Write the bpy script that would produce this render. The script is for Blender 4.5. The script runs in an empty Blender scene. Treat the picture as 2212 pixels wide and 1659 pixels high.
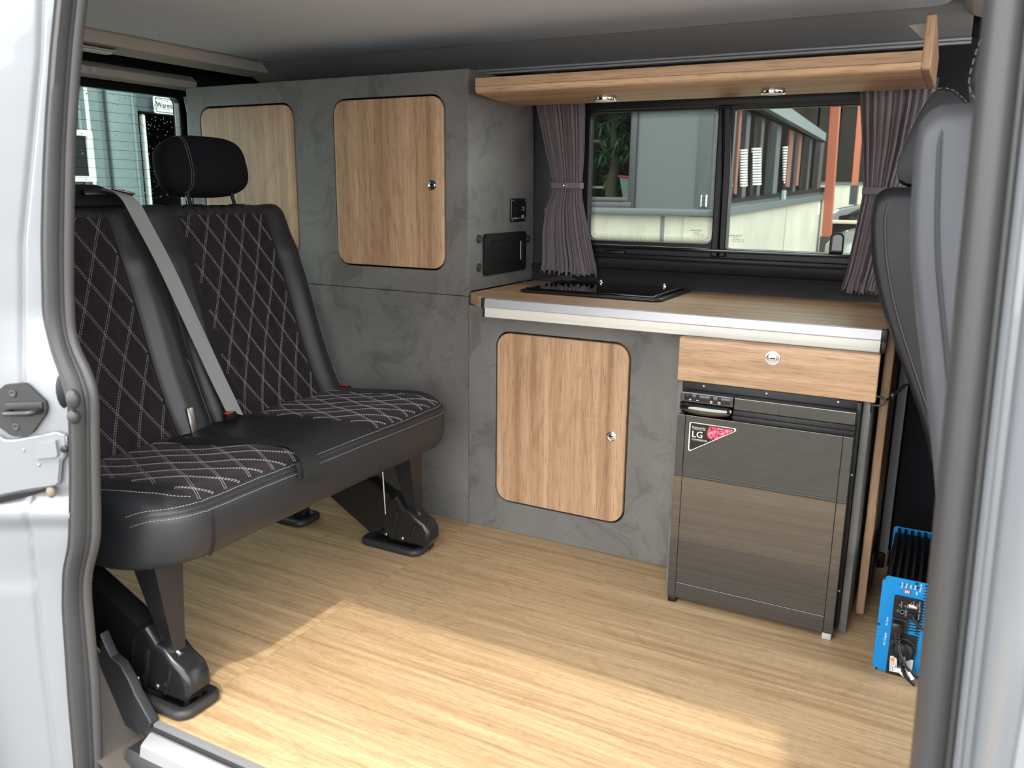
import bpy, bmesh, math, random
from mathutils import Vector, Matrix
R = random.Random(7)
SC = bpy.context.scene
COL = SC.collection
PI = math.pi

# ------------------------------------------------------------------ camera
F, CX, CY, CZ, YAW, PITCH, ROLL = 1781.05, 1.2119, -2.0033, 0.9754, 0.4901, -0.2282, 0.0114
CAM = Vector((CX, CY, CZ))
FW = Vector((-math.sin(YAW)*math.cos(PITCH), math.cos(YAW)*math.cos(PITCH), math.sin(PITCH)))
_rt = Vector((math.cos(YAW), math.sin(YAW), 0)); _up = _rt.cross(FW)
RT = _rt*math.cos(ROLL) + _up*math.sin(ROLL); UP = _up*math.cos(ROLL) - _rt*math.sin(ROLL)
cd = bpy.data.cameras.new('camera'); cam = bpy.data.objects.new('camera', cd); COL.objects.link(cam)
cd.sensor_width = 36; cd.lens = F/2212*36; cd.clip_start = 0.02
cd.dof.use_dof = True; cd.dof.focus_distance = 2.5; cd.dof.aperture_fstop = 6.5
m = Matrix((RT, UP, -FW)).transposed().to_4x4(); m.translation = CAM; cam.matrix_world = m
SC.camera = cam

def at(px, py, ax, v):
    """measured photo point -> world point on the axis plane ax = v"""
    d = FW + RT*((px-1106)/F) - UP*((py-829.5)/F)
    i = 'xyz'.index(ax); t = (v-CAM[i])/d[i]
    return CAM + d*t

# ------------------------------------------------------------------ light
w = bpy.data.worlds.new('sky'); SC.world = w; w.use_nodes = True
bg = w.node_tree.nodes['Background']; bg.inputs[0].default_value = (0.97, 0.985, 1.0, 1); bg.inputs[1].default_value = 3.6
sd = bpy.data.lights.new('sun', 'SUN'); sun = bpy.data.objects.new('sun', sd); COL.objects.link(sun)
sd.energy = 1.5; sd.angle = math.radians(1.6); sd.color = (1.0, 0.91, 0.76)
SUNDIR = Vector((-0.15, 0.515, -1.0)).normalized()
sun.rotation_euler = SUNDIR.to_track_quat('-Z', 'Y').to_euler(); sun.location = (1, -4, 6)
vs = SC.view_settings
vs.view_transform = 'Standard'; vs.look = 'None'; vs.gamma = 1; vs.use_curve_mapping = False
vs.exposure = 0.84
SC.cycles.max_bounces = 10; SC.cycles.diffuse_bounces = 6; SC.cycles.transparent_max_bounces = 12

# ------------------------------------------------------------------ materials
def mat_new(name):
    m = bpy.data.materials.new(name); m.use_nodes = True
    return m, m.node_tree.nodes, m.node_tree.links, m.node_tree.nodes['Principled BSDF']

def coords(N, L, scale=(1, 1, 1), rot=(0, 0, 0)):
    tc = N.new('ShaderNodeTexCoord'); mp = N.new('ShaderNodeMapping')
    mp.inputs['Scale'].default_value = scale; mp.inputs['Rotation'].default_value = rot
    L.new(tc.outputs['Object'], mp.inputs[0]); return mp.outputs[0]

def noise(N, L, vec, scale, detail=3, rough=0.5, dist=0.0):
    n = N.new('ShaderNodeTexNoise'); n.inputs['Scale'].default_value = scale
    n.inputs['Detail'].default_value = detail; n.inputs['Roughness'].default_value = rough
    n.inputs['Distortion'].default_value = dist
    L.new(vec, n.inputs['Vector']); return n.outputs['Fac']

def ramp(N, L, fac, stops):
    r = N.new('ShaderNodeValToRGB'); e = r.color_ramp.elements
    while len(e) < len(stops): e.new(0.5)
    for i, (p, c) in enumerate(stops):
        e[i].position = p; e[i].color = (*c, 1) if len(c) == 3 else c
    L.new(fac, r.inputs[0]); return r.outputs[0]

def mixc(N, L, fac, a, b, mode='MIX'):
    x = N.new('ShaderNodeMix'); x.data_type = 'RGBA'; x.blend_type = mode
    for sock, v in ((0, fac), (6, a), (7, b)):
        if hasattr(v, 'links'): L.new(v, x.inputs[sock])
        elif sock == 0: x.inputs[0].default_value = v
        else: x.inputs[sock].default_value = (*v, 1)
    return x.outputs[2]

def bump(N, L, P, h, strength, dist=0.001):
    b = N.new('ShaderNodeBump'); b.inputs['Strength'].default_value = strength
    b.inputs['Distance'].default_value = dist
    L.new(h, b.inputs['Height']); L.new(b.outputs[0], P.inputs['Normal'])

def plain(name, col, rough=0.5, metal=0.0, nz=0.0, nscale=200, spec=0.5, coat=0.0, var=0.06):
    m, N, L, P = mat_new(name)
    v = coords(N, L)
    f = noise(N, L, v, 9, 4)
    c = mixc(N, L, f, tuple(x*(1-var) for x in col), tuple(min(1, x*(1+var)) for x in col))
    L.new(c, P.inputs['Base Color'])
    P.inputs['Roughness'].default_value = rough; P.inputs['Metallic'].default_value = metal
    P.inputs['Specular IOR Level'].default_value = spec; P.inputs['Coat Weight'].default_value = coat
    if nz: bump(N, L, P, noise(N, L, v, nscale, 2), nz)
    return m

def wood(name, along, dark, mid, light, scale=1.0, rough=0.42, bands=True):
    """oak decor; `along` is the axis the grain runs along"""
    m, N, L, P = mat_new(name)
    s = [1.0, 1.0, 1.0]; s[along] = 0.024
    v = coords(N, L, s)
    oi = N.new('ShaderNodeObjectInfo'); ad = N.new('ShaderNodeVectorMath'); ad.operation = 'ADD'
    ml = N.new('ShaderNodeVectorMath'); ml.operation = 'SCALE'; cb = N.new('ShaderNodeCombineXYZ')
    for i in range(3): L.new(oi.outputs['Random'], cb.inputs[i])
    L.new(cb.outputs[0], ml.inputs[0]); ml.inputs['Scale'].default_value = 7.0
    L.new(v, ad.inputs[0]); L.new(ml.outputs[0], ad.inputs[1]); v = ad.outputs[0]
    streak = noise(N, L, v, 22*scale, 5, 0.6, 0.5)
    base = ramp(N, L, streak, [(0.30, dark), (0.5, mid), (0.72, light)])
    fine = noise(N, L, v, 95*scale, 3, 0.55)
    base = mixc(N, L, 0.6, base, ramp(N, L, fine, [(0.30, (0.74, 0.70, 0.66)), (0.52, (1, 1, 1)), (0.75, (1.10, 1.10, 1.10))]), 'MULTIPLY')
    tone = N.new('ShaderNodeMapRange'); tone.inputs[3].default_value = 0.93; tone.inputs[4].default_value = 1.05; L.new(oi.outputs['Random'], tone.inputs[0])
    tcb = N.new('ShaderNodeCombineXYZ')
    for i in range(3): L.new(tone.outputs[0], tcb.inputs[i])
    base = mixc(N, L, 1.0, base, tcb.outputs[0], 'MULTIPLY')
    # cathedral figure
    s2 = [1.0, 1.0, 1.0]; s2[along] = 0.16
    v2 = coords(N, L, s2); ad2 = N.new('ShaderNodeVectorMath'); ad2.operation = 'ADD'
    L.new(v2, ad2.inputs[0]); L.new(ml.outputs[0], ad2.inputs[1])
    fig = noise(N, L, ad2.outputs[0], 5.5*scale, 2, 0.45, 0.6)
    sn = N.new('ShaderNodeMath'); sn.operation = 'MULTIPLY'; sn.inputs[1].default_value = 60
    L.new(fig, sn.inputs[0]); si = N.new('ShaderNodeMath'); si.operation = 'SINE'; L.new(sn.outputs[0], si.inputs[0])
    rings = ramp(N, L, si.outputs[0], [(0.55, (1, 1, 1)), (0.95, (0.72, 0.66, 0.6))])
    base = mixc(N, L, 0.34, base, rings, 'MULTIPLY')
    # pores
    s3 = [1.0, 1.0, 1.0]; s3[along] = 0.045
    v3 = coords(N, L, s3)
    pores = noise(N, L, v3, 420*scale, 2, 0.5)
    pr = ramp(N, L, pores, [(0.33, (0.62, 0.55, 0.5)), (0.45, (1, 1, 1))])
    base = mixc(N, L, 0.8, base, pr, 'MULTIPLY')
    if bands:   # pale cross-cut saw marks in patches
        s4 = [3.0, 3.0, 3.0]; s4[along] = 60.0
        saw = noise(N, L, coords(N, L, s4), 1.6, 2, 0.5)
        patch = noise(N, L, ad2.outputs[0], 6.0, 1, 0.5)
        sm = N.new('ShaderNodeMath'); sm.operation = 'MULTIPLY'
        L.new(ramp(N, L, saw, [(0.58, (0, 0, 0)), (0.66, (1, 1, 1))]), sm.inputs[0])
        L.new(ramp(N, L, patch, [(0.56, (0, 0, 0)), (0.70, (0.12, 0.12, 0.12))]), sm.inputs[1])
        base = mixc(N, L, sm.outputs[0], base, light)
    L.new(base, P.inputs['Base Color']); P.inputs['Roughness'].default_value = rough
    P.inputs['Specular IOR Level'].default_value = 0.35
    bump(N, L, P, pores, 0.25, 0.0006)
    return m

M = {}
OAK = ((0.335, 0.20, 0.115), (0.475, 0.30, 0.178), (0.60, 0.405, 0.255))
M['oak_v'] = wood('oak_decor_upright', 2, *OAK)
M['oak_h'] = wood('oak_decor_lengthwise', 0, *OAK)
DOAK = tuple(tuple(c*0.72 for c in k) for k in OAK)
M['oak_top'] = wood('oak_worktop', 0, *OAK)
M['floor'] = wood('oak_floor_vinyl', 0, (0.365, 0.24, 0.125), (0.49, 0.34, 0.19), (0.585, 0.425, 0.25), 2.4, 0.45, False)

def laminate():
    m, N, L, P = mat_new('grey_concrete_laminate')
    v = coords(N, L)
    a = noise(N, L, v, 2.6, 6, 0.62, 0.4)
    c = ramp(N, L, a, [(0.3, (0.116, 0.113, 0.106)), (0.5, (0.150, 0.146, 0.138)), (0.68, (0.184, 0.180, 0.170))])
    b = noise(N, L, v, 7.0, 9, 0.72, 0.8)
    spots = ramp(N, L, b, [(0.40, (0.5, 0.49, 0.47)), (0.49, (1, 1, 1))])
    c = mixc(N, L, 0.5, c, spots, 'MULTIPLY')
    f = noise(N, L, coords(N, L, (1, 1, 1)), 90, 4, 0.7)
    c = mixc(N, L, 0.25, c, ramp(N, L, f, [(0.3, (0.7, 0.7, 0.7)), (0.7, (1.1, 1.1, 1.1))]), 'MULTIPLY')
    L.new(c, P.inputs['Base Color']); P.inputs['Roughness'].default_value = 0.5
    P.inputs['Specular IOR Level'].default_value = 0.4
    bump(N, L, P, f, 0.12, 0.0006)
    return m
M['lam'] = laminate()

def leather(name, col, rough=0.42, sc=900):
    m, N, L, P = mat_new(name)
    v = coords(N, L)
    vo = N.new('ShaderNodeTexVoronoi'); vo.inputs['Scale'].default_value = sc; L.new(v, vo.inputs['Vector'])
    f = noise(N, L, v, 12, 3)
    L.new(mixc(N, L, f, tuple(x*0.9 for x in col), tuple(x*1.1 for x in col)), P.inputs['Base Color'])
    P.inputs['Roughness'].default_value = rough; P.inputs['Specular IOR Level'].default_value = 0.45
    bump(N, L, P, vo.outputs['Distance'], 0.18, 0.0006)
    return m
M['leather'] = leather('black_leather', (0.019, 0.020, 0.022), 0.40)
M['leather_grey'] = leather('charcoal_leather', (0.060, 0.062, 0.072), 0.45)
M['leather_black_shaded'] = leather('black_leather_shaded', (0.010, 0.011, 0.014), 0.5)  # shade of the near seat painted into the far one; headrests share it
M['vinyl'] = leather('black_wall_vinyl', (0.015, 0.015, 0.017), 0.55)

def suede():
    m, N, L, P = mat_new('black_suede_fabric')
    v = coords(N, L)
    f = noise(N, L, v, 30, 6, 0.7)
    L.new(ramp(N, L, f, [(0.3, (0.013, 0.0105, 0.013)), (0.7, (0.023, 0.019, 0.023))]), P.inputs['Base Color'])
    P.inputs['Roughness'].default_value = 0.95; P.inputs['Specular IOR Level'].default_value = 0.1
    P.inputs['Sheen Weight'].default_value = 0.10; P.inputs['Sheen Roughness'].default_value = 0.5
    P.inputs['Sheen Tint'].default_value = (0.75, 0.65, 0.72, 1)
    bump(N, L, P, noise(N, L, v, 1500, 2), 0.3, 0.0004)
    return m
M['suede'] = suede()
M['headcloth'] = plain('black_headrest_cloth', (0.0095, 0.0095, 0.012), 0.9, spec=0.1, nz=0.2, nscale=900)

def ribbed_fabric(name, col, freq, axis=0, rough=0.9):
    m, N, L, P = mat_new(name)
    v = coords(N, L)
    wv = N.new('ShaderNodeTexWave'); wv.inputs['Scale'].default_value = freq; wv.bands_direction = 'XYZ'[axis]
    wv.inputs['Distortion'].default_value = 0.15
    L.new(v, wv.inputs['Vector'])
    f = noise(N, L, v, 400, 2)
    c = mixc(N, L, wv.outputs['Fac'], tuple(x*0.86 for x in col), tuple(x*1.08 for x in col))
    L.new(mixc(N, L, 0.2, c, ramp(N, L, f, [(0.3, (0.7, 0.7, 0.7)), (0.7, (1.2, 1.2, 1.2))]), 'MULTIPLY'), P.inputs['Base Color'])
    P.inputs['Roughness'].default_value = rough; P.inputs['Specular IOR Level'].default_value = 0.15
    bump(N, L, P, wv.outputs['Fac'], 0.3, 0.0006)
    return m
M['headliner'] = ribbed_fabric('grey_ribbed_headliner', (0.76, 0.80, 0.92), 130, 0)
M['curtain'] = ribbed_fabric('mauve_grey_curtain_cloth', (0.165, 0.14, 0.148), 300, 2)
M['belt'] = ribbed_fabric('grey_belt_webbing', (0.27, 0.27, 0.27), 260, 2, 0.65)
M['belt_black'] = ribbed_fabric('black_belt_webbing', (0.022, 0.022, 0.022), 260, 2, 0.6)
M['beige'] = plain('beige_roof_lining', (0.50, 0.45, 0.40), 0.85, nz=0.2, nscale=500)
M['cream'] = plain('cream_cab_lining', (0.42, 0.40, 0.37), 0.9, nz=0.15, nscale=500)
M['sidegrey'] = plain('grey_side_lining', (0.27, 0.27, 0.28), 0.8, nz=0.2, nscale=600)
M['rail'] = plain('grey_rail_plastic', (0.42, 0.42, 0.43), 0.45)
M['black'] = plain('black_plastic', (0.009, 0.009, 0.010), 0.45, nz=0.1, nscale=500, spec=0.3)
M['hatch'] = plain('matt_black_hatch_plastic', (0.006, 0.006, 0.006), 0.6, spec=0.2)
M['blackgrain'] = plain('grained_black_plastic', (0.018, 0.018, 0.018), 0.5, nz=0.5, nscale=700)
M['blackpaint'] = plain('black_painted_steel', (0.010, 0.010, 0.011), 0.28)
M['gloss'] = plain('gloss_black_panel', (0.008, 0.0075, 0.007), 0.03, spec=1.0, coat=1.0)
M['gloss2'] = plain('satin_black_frame', (0.010, 0.0095, 0.009), 0.16, spec=0.6)
M['glassblack'] = plain('black_glass', (0.004, 0.004, 0.0045), 0.02, spec=0.6)
M['chrome'] = plain('chrome', (0.75, 0.75, 0.75), 0.08, 1.0, var=0.01)
M['steel'] = plain('brushed_steel', (0.55, 0.54, 0.52), 0.3, 1.0)
M['alu'] = plain('anodised_aluminium', (0.42, 0.42, 0.44), 0.40, 0.4)
M['alu_sill'] = plain('worn_sill_aluminium', (0.25, 0.25, 0.255), 0.42, 0.3)
M['alu_cream'] = plain('cream_aluminium_profile', (0.56, 0.54, 0.48), 0.4, 0.1)
M['silver'] = plain('silver_car_paint', (0.21, 0.222, 0.238), 0.36, 0.25, coat=0.5, var=0.02)
M['rubber'] = plain('grey_black_rubber', (0.030, 0.030, 0.031), 0.45, nz=0.08, nscale=200)
M['rubber_ribbed'] = plain('ribbed_rubber_lip', (0.045, 0.043, 0.042), 0.5)
M['seal_tan'] = plain('dusty_rubber_edge', (0.16, 0.125, 0.09), 0.6)
M['step'] = plain('grey_brown_step_plastic', (0.085, 0.073, 0.063), 0.5)
M['thread'] = plain('pale_stitching_thread', (0.31, 0.295, 0.295), 0.8)
M['red'] = plain('red_button', (0.55, 0.02, 0.02), 0.4)
M['blue'] = plain('blue_painted_metal', (0.002, 0.20, 0.50), 0.5, spec=0.3)
M['white'] = plain('white_print', (0.80, 0.80, 0.78), 0.5)
M['cream_print'] = plain('cream_print', (0.78, 0.76, 0.62), 0.5)
M['orange_dot'] = plain('orange_print', (0.85, 0.25, 0.03), 0.5)
M['green_led'] = plain('dark_green_lens', (0.02, 0.10, 0.07), 0.2)
M['display_blue'] = plain('blue_print', (0.05, 0.16, 0.42), 0.4)
M['brass'] = plain('brass_screw', (0.5, 0.38, 0.18), 0.3, 1.0)
M['dark'] = plain('dark_lining', (0.014, 0.015, 0.018), 0.85, spec=0.2)
M['lens'] = plain('milky_lamp_lens', (0.6, 0.6, 0.58), 0.3)
M['label'] = plain('white_paper_label', (0.72, 0.72, 0.70), 0.6)

def sticker_pink():
    m, N, L, P = mat_new('pink_crystal_print')
    v = coords(N, L)
    vo = N.new('ShaderNodeTexVoronoi'); vo.inputs['Scale'].default_value = 330; L.new(v, vo.inputs['Vector'])
    c = ramp(N, L, vo.outputs['Color'], [(0.15, (0.02, 0.015, 0.015)), (0.32, (0.55, 0.02, 0.06)), (0.6, (0.75, 0.06, 0.12)), (0.8, (0.85, 0.3, 0.42))])
    L.new(c, P.inputs['Base Color']); P.inputs['Roughness'].default_value = 0.3
    return m
M['pink'] = sticker_pink()

def glass(name, tint, refl=0.06):
    m, N, L, P = mat_new(name)
    N.remove(P)
    t = N.new('ShaderNodeBsdfTransparent'); t.inputs[0].default_value = (*tint, 1)
    g = N.new('ShaderNodeBsdfGlossy'); g.inputs['Roughness'].default_value = 0.0
    fr = N.new('ShaderNodeFresnel'); fr.inputs['IOR'].default_value = 1.07
    mx = N.new('ShaderNodeMixShader'); L.new(fr.outputs[0], mx.inputs[0])
    L.new(t.outputs[0], mx.inputs[1]); L.new(g.outputs[0], mx.inputs[2])
    L.new(mx.outputs[0], N['Material Output'].inputs[0]); return m
M['glass'] = glass('tinted_window_glass', (0.74, 0.77, 0.73))
M['glass_rear'] = glass('green_tinted_rear_glass', (0.66, 0.74, 0.71))
M['dropwater'] = plain('rain_drop', (0.95, 0.97, 0.97), 0.05, spec=1.0)

# outside
def plaster():
    m, N, L, P = mat_new('pale_weathered_plaster')
    v = coords(N, L)
    a = noise(N, L, v, 1.3, 6, 0.65); st = noise(N, L, coords(N, L, (3, 3, 0.25)), 3, 5, 0.6)
    c = ramp(N, L, a, [(0.3, (0.42, 0.415, 0.35)), (0.7, (0.53, 0.52, 0.45))])
    c = mixc(N, L, 0.35, c, ramp(N, L, st, [(0.35, (0.72, 0.72, 0.7)), (0.55, (1, 1, 1))]), 'MULTIPLY')
    L.new(c, P.inputs['Base Color']); P.inputs['Roughness'].default_value = 0.85
    return m
M['plaster'] = plaster()
M['cladding'] = plain('grey_blue_cladding', (0.062, 0.076, 0.083), 0.45)
M['cladding_light'] = plain('pale_teal_cladding', (0.19, 0.235, 0.24), 0.45)
M['cladding_mid'] = plain('grey_teal_cladding', (0.125, 0.155, 0.163), 0.5)
M['capmetal'] = plain('slate_metal_sill', (0.075, 0.095, 0.11), 0.4)
M['framegrey'] = plain('anthracite_frame', (0.04, 0.043, 0.05), 0.4)
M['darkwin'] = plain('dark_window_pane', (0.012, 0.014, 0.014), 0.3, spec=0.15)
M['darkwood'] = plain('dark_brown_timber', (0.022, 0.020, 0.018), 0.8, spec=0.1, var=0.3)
M['terracotta'] = plain('terracotta_paint', (0.34, 0.10, 0.055), 0.6)
M['terracotta_reflected'] = plain('terracotta_reflection_colour', (0.17, 0.06, 0.04), 0.6)  # dimmed orange painting the columns' reflection in the wing windows
M['blind'] = plain('white_blind_slat', (0.75, 0.77, 0.72), 0.5)
def paving():
    m, N, L, P = mat_new('grey_brown_paving_blocks')
    v = coords(N, L, (1, 1, 1), (0, 0, 0.7))
    wob = noise(N, L, v, 9, 2)
    br = N.new('ShaderNodeTexBrick'); br.inputs['Scale'].default_value = 5.0; br.inputs['Mortar Size'].default_value = 0.012
    br.inputs['Color1'].default_value = (0.185, 0.17, 0.145, 1); br.inputs['Color2'].default_value = (0.135, 0.125, 0.105, 1); br.inputs['Mortar'].default_value = (0.05, 0.045, 0.03, 1)
    L.new(v, br.inputs['Vector'])
    L.new(mixc(N, L, wob, br.outputs['Color'], (0.16, 0.148, 0.125)), P.inputs['Base Color'])
    P.inputs['Roughness'].default_value = 0.9; P.inputs['Specular IOR Level'].default_value = 0.1
    bump(N, L, P, br.outputs['Fac'], 0.4, 0.004)
    return m
M['asphalt'] = paving()
M['carblack'] = plain('black_car_paint', (0.010, 0.011, 0.013), 0.12, coat=1.0)
M['carsilver'] = plain('silver_grey_car_paint', (0.30, 0.32, 0.31), 0.25, 0.5, coat=0.6)
M['carglass'] = plain('car_glass', (0.10, 0.14, 0.13), 0.05)
M['tyre'] = plain('tyre_rubber', (0.02, 0.02, 0.02), 0.8)
M['leaf'] = plain('green_leaf', (0.05, 0.13, 0.075), 0.5, var=0.3)
M['bark'] = plain('grey_brown_bark', (0.10, 0.085, 0.065), 0.9, var=0.2)
M['signred'] = plain('red_rim', (0.6, 0.06, 0.05), 0.4)
M['paleblue'] = plain('pale_blue_plastic', (0.35, 0.45, 0.50), 0.3)
M['terrwall'] = plain('pale_ochre_board', (0.55, 0.50, 0.38), 0.8)

# ------------------------------------------------------------------ helpers
def tag(o, label=None, cat=None, group=None, kind=None):
    if label: o['label'] = label
    if cat: o['category'] = cat
    if group: o['group'] = group
    if kind: o['kind'] = kind
    return o

def thing(name, loc, label, cat, group=None):
    o = bpy.data.objects.new(name, None); o.empty_display_size = 0.05
    COL.objects.link(o); o.location = loc
    return tag(o, label, cat, group)

def root_loc(p):
    while p.parent: p = p.parent
    return Vector(p.location)

def link_mesh(name, me, parent=None, mats=(), smooth=None):
    for x in mats: me.materials.append(M[x] if isinstance(x, str) else x)
    if smooth is not None:
        for p in me.polygons: p.use_smooth = True
        if smooth < 3.1: me.set_sharp_from_angle(angle=smooth)
    o = bpy.data.objects.new(name, me); COL.objects.link(o)
    if parent is not None:
        L0 = root_loc(parent); me.transform(Matrix.Translation(-L0)); o.parent = parent
    return o

class MB:
    """mesh builder: collects shapes into one mesh object"""
    def __init__(s): s.v = []; s.f = []; s.mi = []; s.cur = 0
    def add(s, vs, fs):
        k = len(s.v); s.v += [tuple(v) for v in vs]
        for f in fs: s.f.append(tuple(k+i for i in f)); s.mi.append(s.cur)
        return s
    def box(s, x0, x1, y0, y1, z0, z1, b=0.0, seg=2):
        if b <= 0:
            return s.add([(x0,y0,z0),(x1,y0,z0),(x1,y1,z0),(x0,y1,z0),(x0,y0,z1),(x1,y0,z1),(x1,y1,z1),(x0,y1,z1)],
                  [(0,3,2,1),(4,5,6,7),(0,1,5,4),(1,2,6,5),(2,3,7,6),(3,0,4,7)])
        bm = bmesh.new(); bmesh.ops.create_cube(bm, size=1)
        for v in bm.verts: v.co = Vector(((x0+x1)/2+v.co.x*(x1-x0), (y0+y1)/2+v.co.y*(y1-y0), (z0+z1)/2+v.co.z*(z1-z0)))
        bmesh.ops.bevel(bm, geom=bm.edges[:], offset=b, segments=seg, profile=0.5, affect='EDGES')
        s.bm(bm); return s
    def bm(s, bm, mtx=None):
        bm.verts.index_update()
        vs = [(mtx @ v.co) if mtx else v.co.copy() for v in bm.verts]
        s.add(vs, [[v.index for v in f.verts] for f in bm.faces]); bm.free(); return s
    def obox(s, c, ax, ay, az, b=0.0, seg=2):
        """oriented box: centre and three half axes"""
        c, ax, ay, az = map(Vector, (c, ax, ay, az))
        t = MB().box(-ax.length, ax.length, -ay.length, ay.length, -az.length, az.length, b, seg)
        X, Y, Z = ax.normalized(), ay.normalized(), az.normalized()
        return s.add([c + X*v[0] + Y*v[1] + Z*v[2] for v in t.v], t.f)
    def tube(s, pts, r, n=10, cap=True, flat=None):
        pts = [Vector(p) for p in pts]; rr = r if isinstance(r, (list, tuple)) else [r]*len(pts)
        rings = []; up = None
        for i, p in enumerate(pts):
            d = (pts[min(i+1, len(pts)-1)] - pts[max(i-1, 0)]).normalized()
            if up is None:
                a = Vector((0, 0, 1)) if abs(d.z) < 0.9 else Vector((1, 0, 0)); u = d.cross(a).normalized()
            else: u = (up - d*up.dot(d)).normalized()
            up = u; v = d.cross(u)
            rings.append([p + (u*math.cos(2*PI*k/n) + v*math.sin(2*PI*k/n)*(flat or 1))*rr[i] for k in range(n)])
        return s.loft(rings, True, cap)
    def loft(s, rings, closed=True, cap=True):
        n = len(rings[0]); vs = [p for r in rings for p in r]; fs = []
        for i in range(len(rings)-1):
            for k in range(n if closed else n-1):
                a, b = i*n+k, i*n+(k+1) % n
                fs.append((a, b, b+n, a+n))
        if cap and closed:
            fs.append(tuple(range(n))[::-1]); fs.append(tuple((len(rings)-1)*n+k for k in range(n)))
        return s.add(vs, fs)
    def lathe(s, c, axis, prof, n=24):
        """prof: (radius, height along axis)"""
        c = Vector(c); a = Vector(axis).normalized()
        u = a.cross(Vector((0, 0, 1)) if abs(a.z) < 0.9 else Vector((1, 0, 0))).normalized(); v = a.cross(u)
        return s.loft([[c + a*h + (u*math.cos(2*PI*k/n)+v*math.sin(2*PI*k/n))*max(r, 1e-5) for k in range(n)] for r, h in prof])
    def prism(s, poly, vec, b=0):
        """poly: 3-D planar points, extruded by vec"""
        P = [Vector(p) for p in poly]; n = len(P); vec = Vector(vec)
        return s.add(P + [p+vec for p in P], [tuple(range(n))[::-1], tuple(range(n, 2*n))] + [(i, (i+1) % n, n+(i+1) % n, n+i) for i in range(n)])
    def sphere(s, c, rx, ry=None, rz=None, n=12, m=8):
        ry = ry or rx; rz = rz or rx
        return s.loft([[(c[0]+rx*math.sin(a)*math.cos(2*PI*k/n), c[1]+ry*math.sin(a)*math.sin(2*PI*k/n), c[2]+rz*math.cos(a)) for k in range(n)]
                       for a in [PI*(i+0.02)/(m+0.04) for i in range(m+1)]])
    def build(s, name, mats, parent=None, smooth=0.6):
        me = bpy.data.meshes.new(name); me.from_pydata(s.v, [], s.f)
        mats = mats if isinstance(mats, (list, tuple)) else [mats]
        for p, i in zip(me.polygons, s.mi): p.material_index = i
        bm = bmesh.new(); bm.from_mesh(me); bmesh.ops.recalc_face_normals(bm, faces=bm.faces[:]); bm.to_mesh(me); bm.free()
        return link_mesh(name, me, parent, mats, smooth)

def rrect(x0, x1, y0, y1, r, n=6):
    """rounded rectangle, counter-clockwise"""
    r = r if isinstance(r, (list, tuple)) else [r]*4
    out = []
    for (cx, cy, a, rr) in ((x1-r[0], y1-r[0], 0, r[0]), (x0+r[1], y1-r[1], PI/2, r[1]), (x0+r[2], y0+r[2], PI, r[2]), (x1-r[3], y0+r[3], 1.5*PI, r[3])):
        for k in range(n+1): out.append((cx+rr*math.cos(a+PI/2*k/n), cy+rr*math.sin(a+PI/2*k/n)))
    return out

def frame(o, u, v):
    """matrix taking (u, v, w) to world"""
    u, v = Vector(u).normalized(), Vector(v).normalized(); w = u.cross(v)
    m = Matrix((u, v, w)).transposed().to_4x4(); m.translation = Vector(o); return m
FRONT = lambda y: frame((0, y, 0), (1, 0, 0), (0, 0, 1))       # (x, z) drawn on a plane facing the door
RIGHT = lambda x: frame((x, 0, 0), (0, 1, 0), (0, 0, 1))       # (y, z) drawn on a plane facing the cab
TOP = lambda z: frame((0, 0, z), (1, 0, 0), (0, 1, 0))

def plate(name, loops, t, b, mtx, mats, parent=None, smooth=0.6):
    """flat plate with holes; outward face at w = 0, body towards -w"""
    c = bpy.data.curves.new('tmp', 'CURVE'); c.dimensions = '2D'; c.fill_mode = 'BOTH'
    for lp in loops:
        sp = c.splines.new('POLY'); sp.points.add(len(lp)-1); sp.use_cyclic_u = True
        for p, q in zip(sp.points, lp): p.co = (q[0], q[1], 0, 1)
    c.extrude = max(t/2-b, 0.00005); c.bevel_depth = b; c.bevel_resolution = 2; c.offset = -b
    o = bpy.data.objects.new('tmp', c); me = bpy.data.meshes.new_from_object(o)
    bpy.data.objects.remove(o); bpy.data.curves.remove(c)
    me.transform(mtx @ Matrix.Translation((0, 0, -t/2))); me.name = name; me.materials.clear()
    return link_mesh(name, me, parent, mats if isinstance(mats, (list, tuple)) else [mats], smooth)

def text_mesh(s, size, mtx, depth=0.0004, align='CENTER', shear=0.0, mirror=False):
    c = bpy.data.curves.new('tmp', 'FONT'); c.body = s; c.size = size; c.align_x = align; c.align_y = 'CENTER'
    c.extrude = depth/2; c.resolution_u = 2; c.shear = shear
    o = bpy.data.objects.new('tmp', c); me = bpy.data.meshes.new_from_object(o)
    bpy.data.objects.remove(o); bpy.data.curves.remove(c)
    if mirror: me.transform(Matrix.Diagonal((-1, 1, 1, 1)))
    me.transform(mtx @ Matrix.Translation((0, 0, depth/2))); me.materials.clear(); return me

def text(name, s, size, mtx, mats, parent, **k):
    return link_mesh(name, text_mesh(s, size, mtx, **k), parent, [mats])

def interp(tbl, x):
    if x <= tbl[0][0]: return tbl[0][1]
    for (a, b), (c, d) in zip(tbl, tbl[1:]):
        if x <= c: return b + (d-b)*(x-a)/(c-a)
    return tbl[-1][1]

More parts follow.
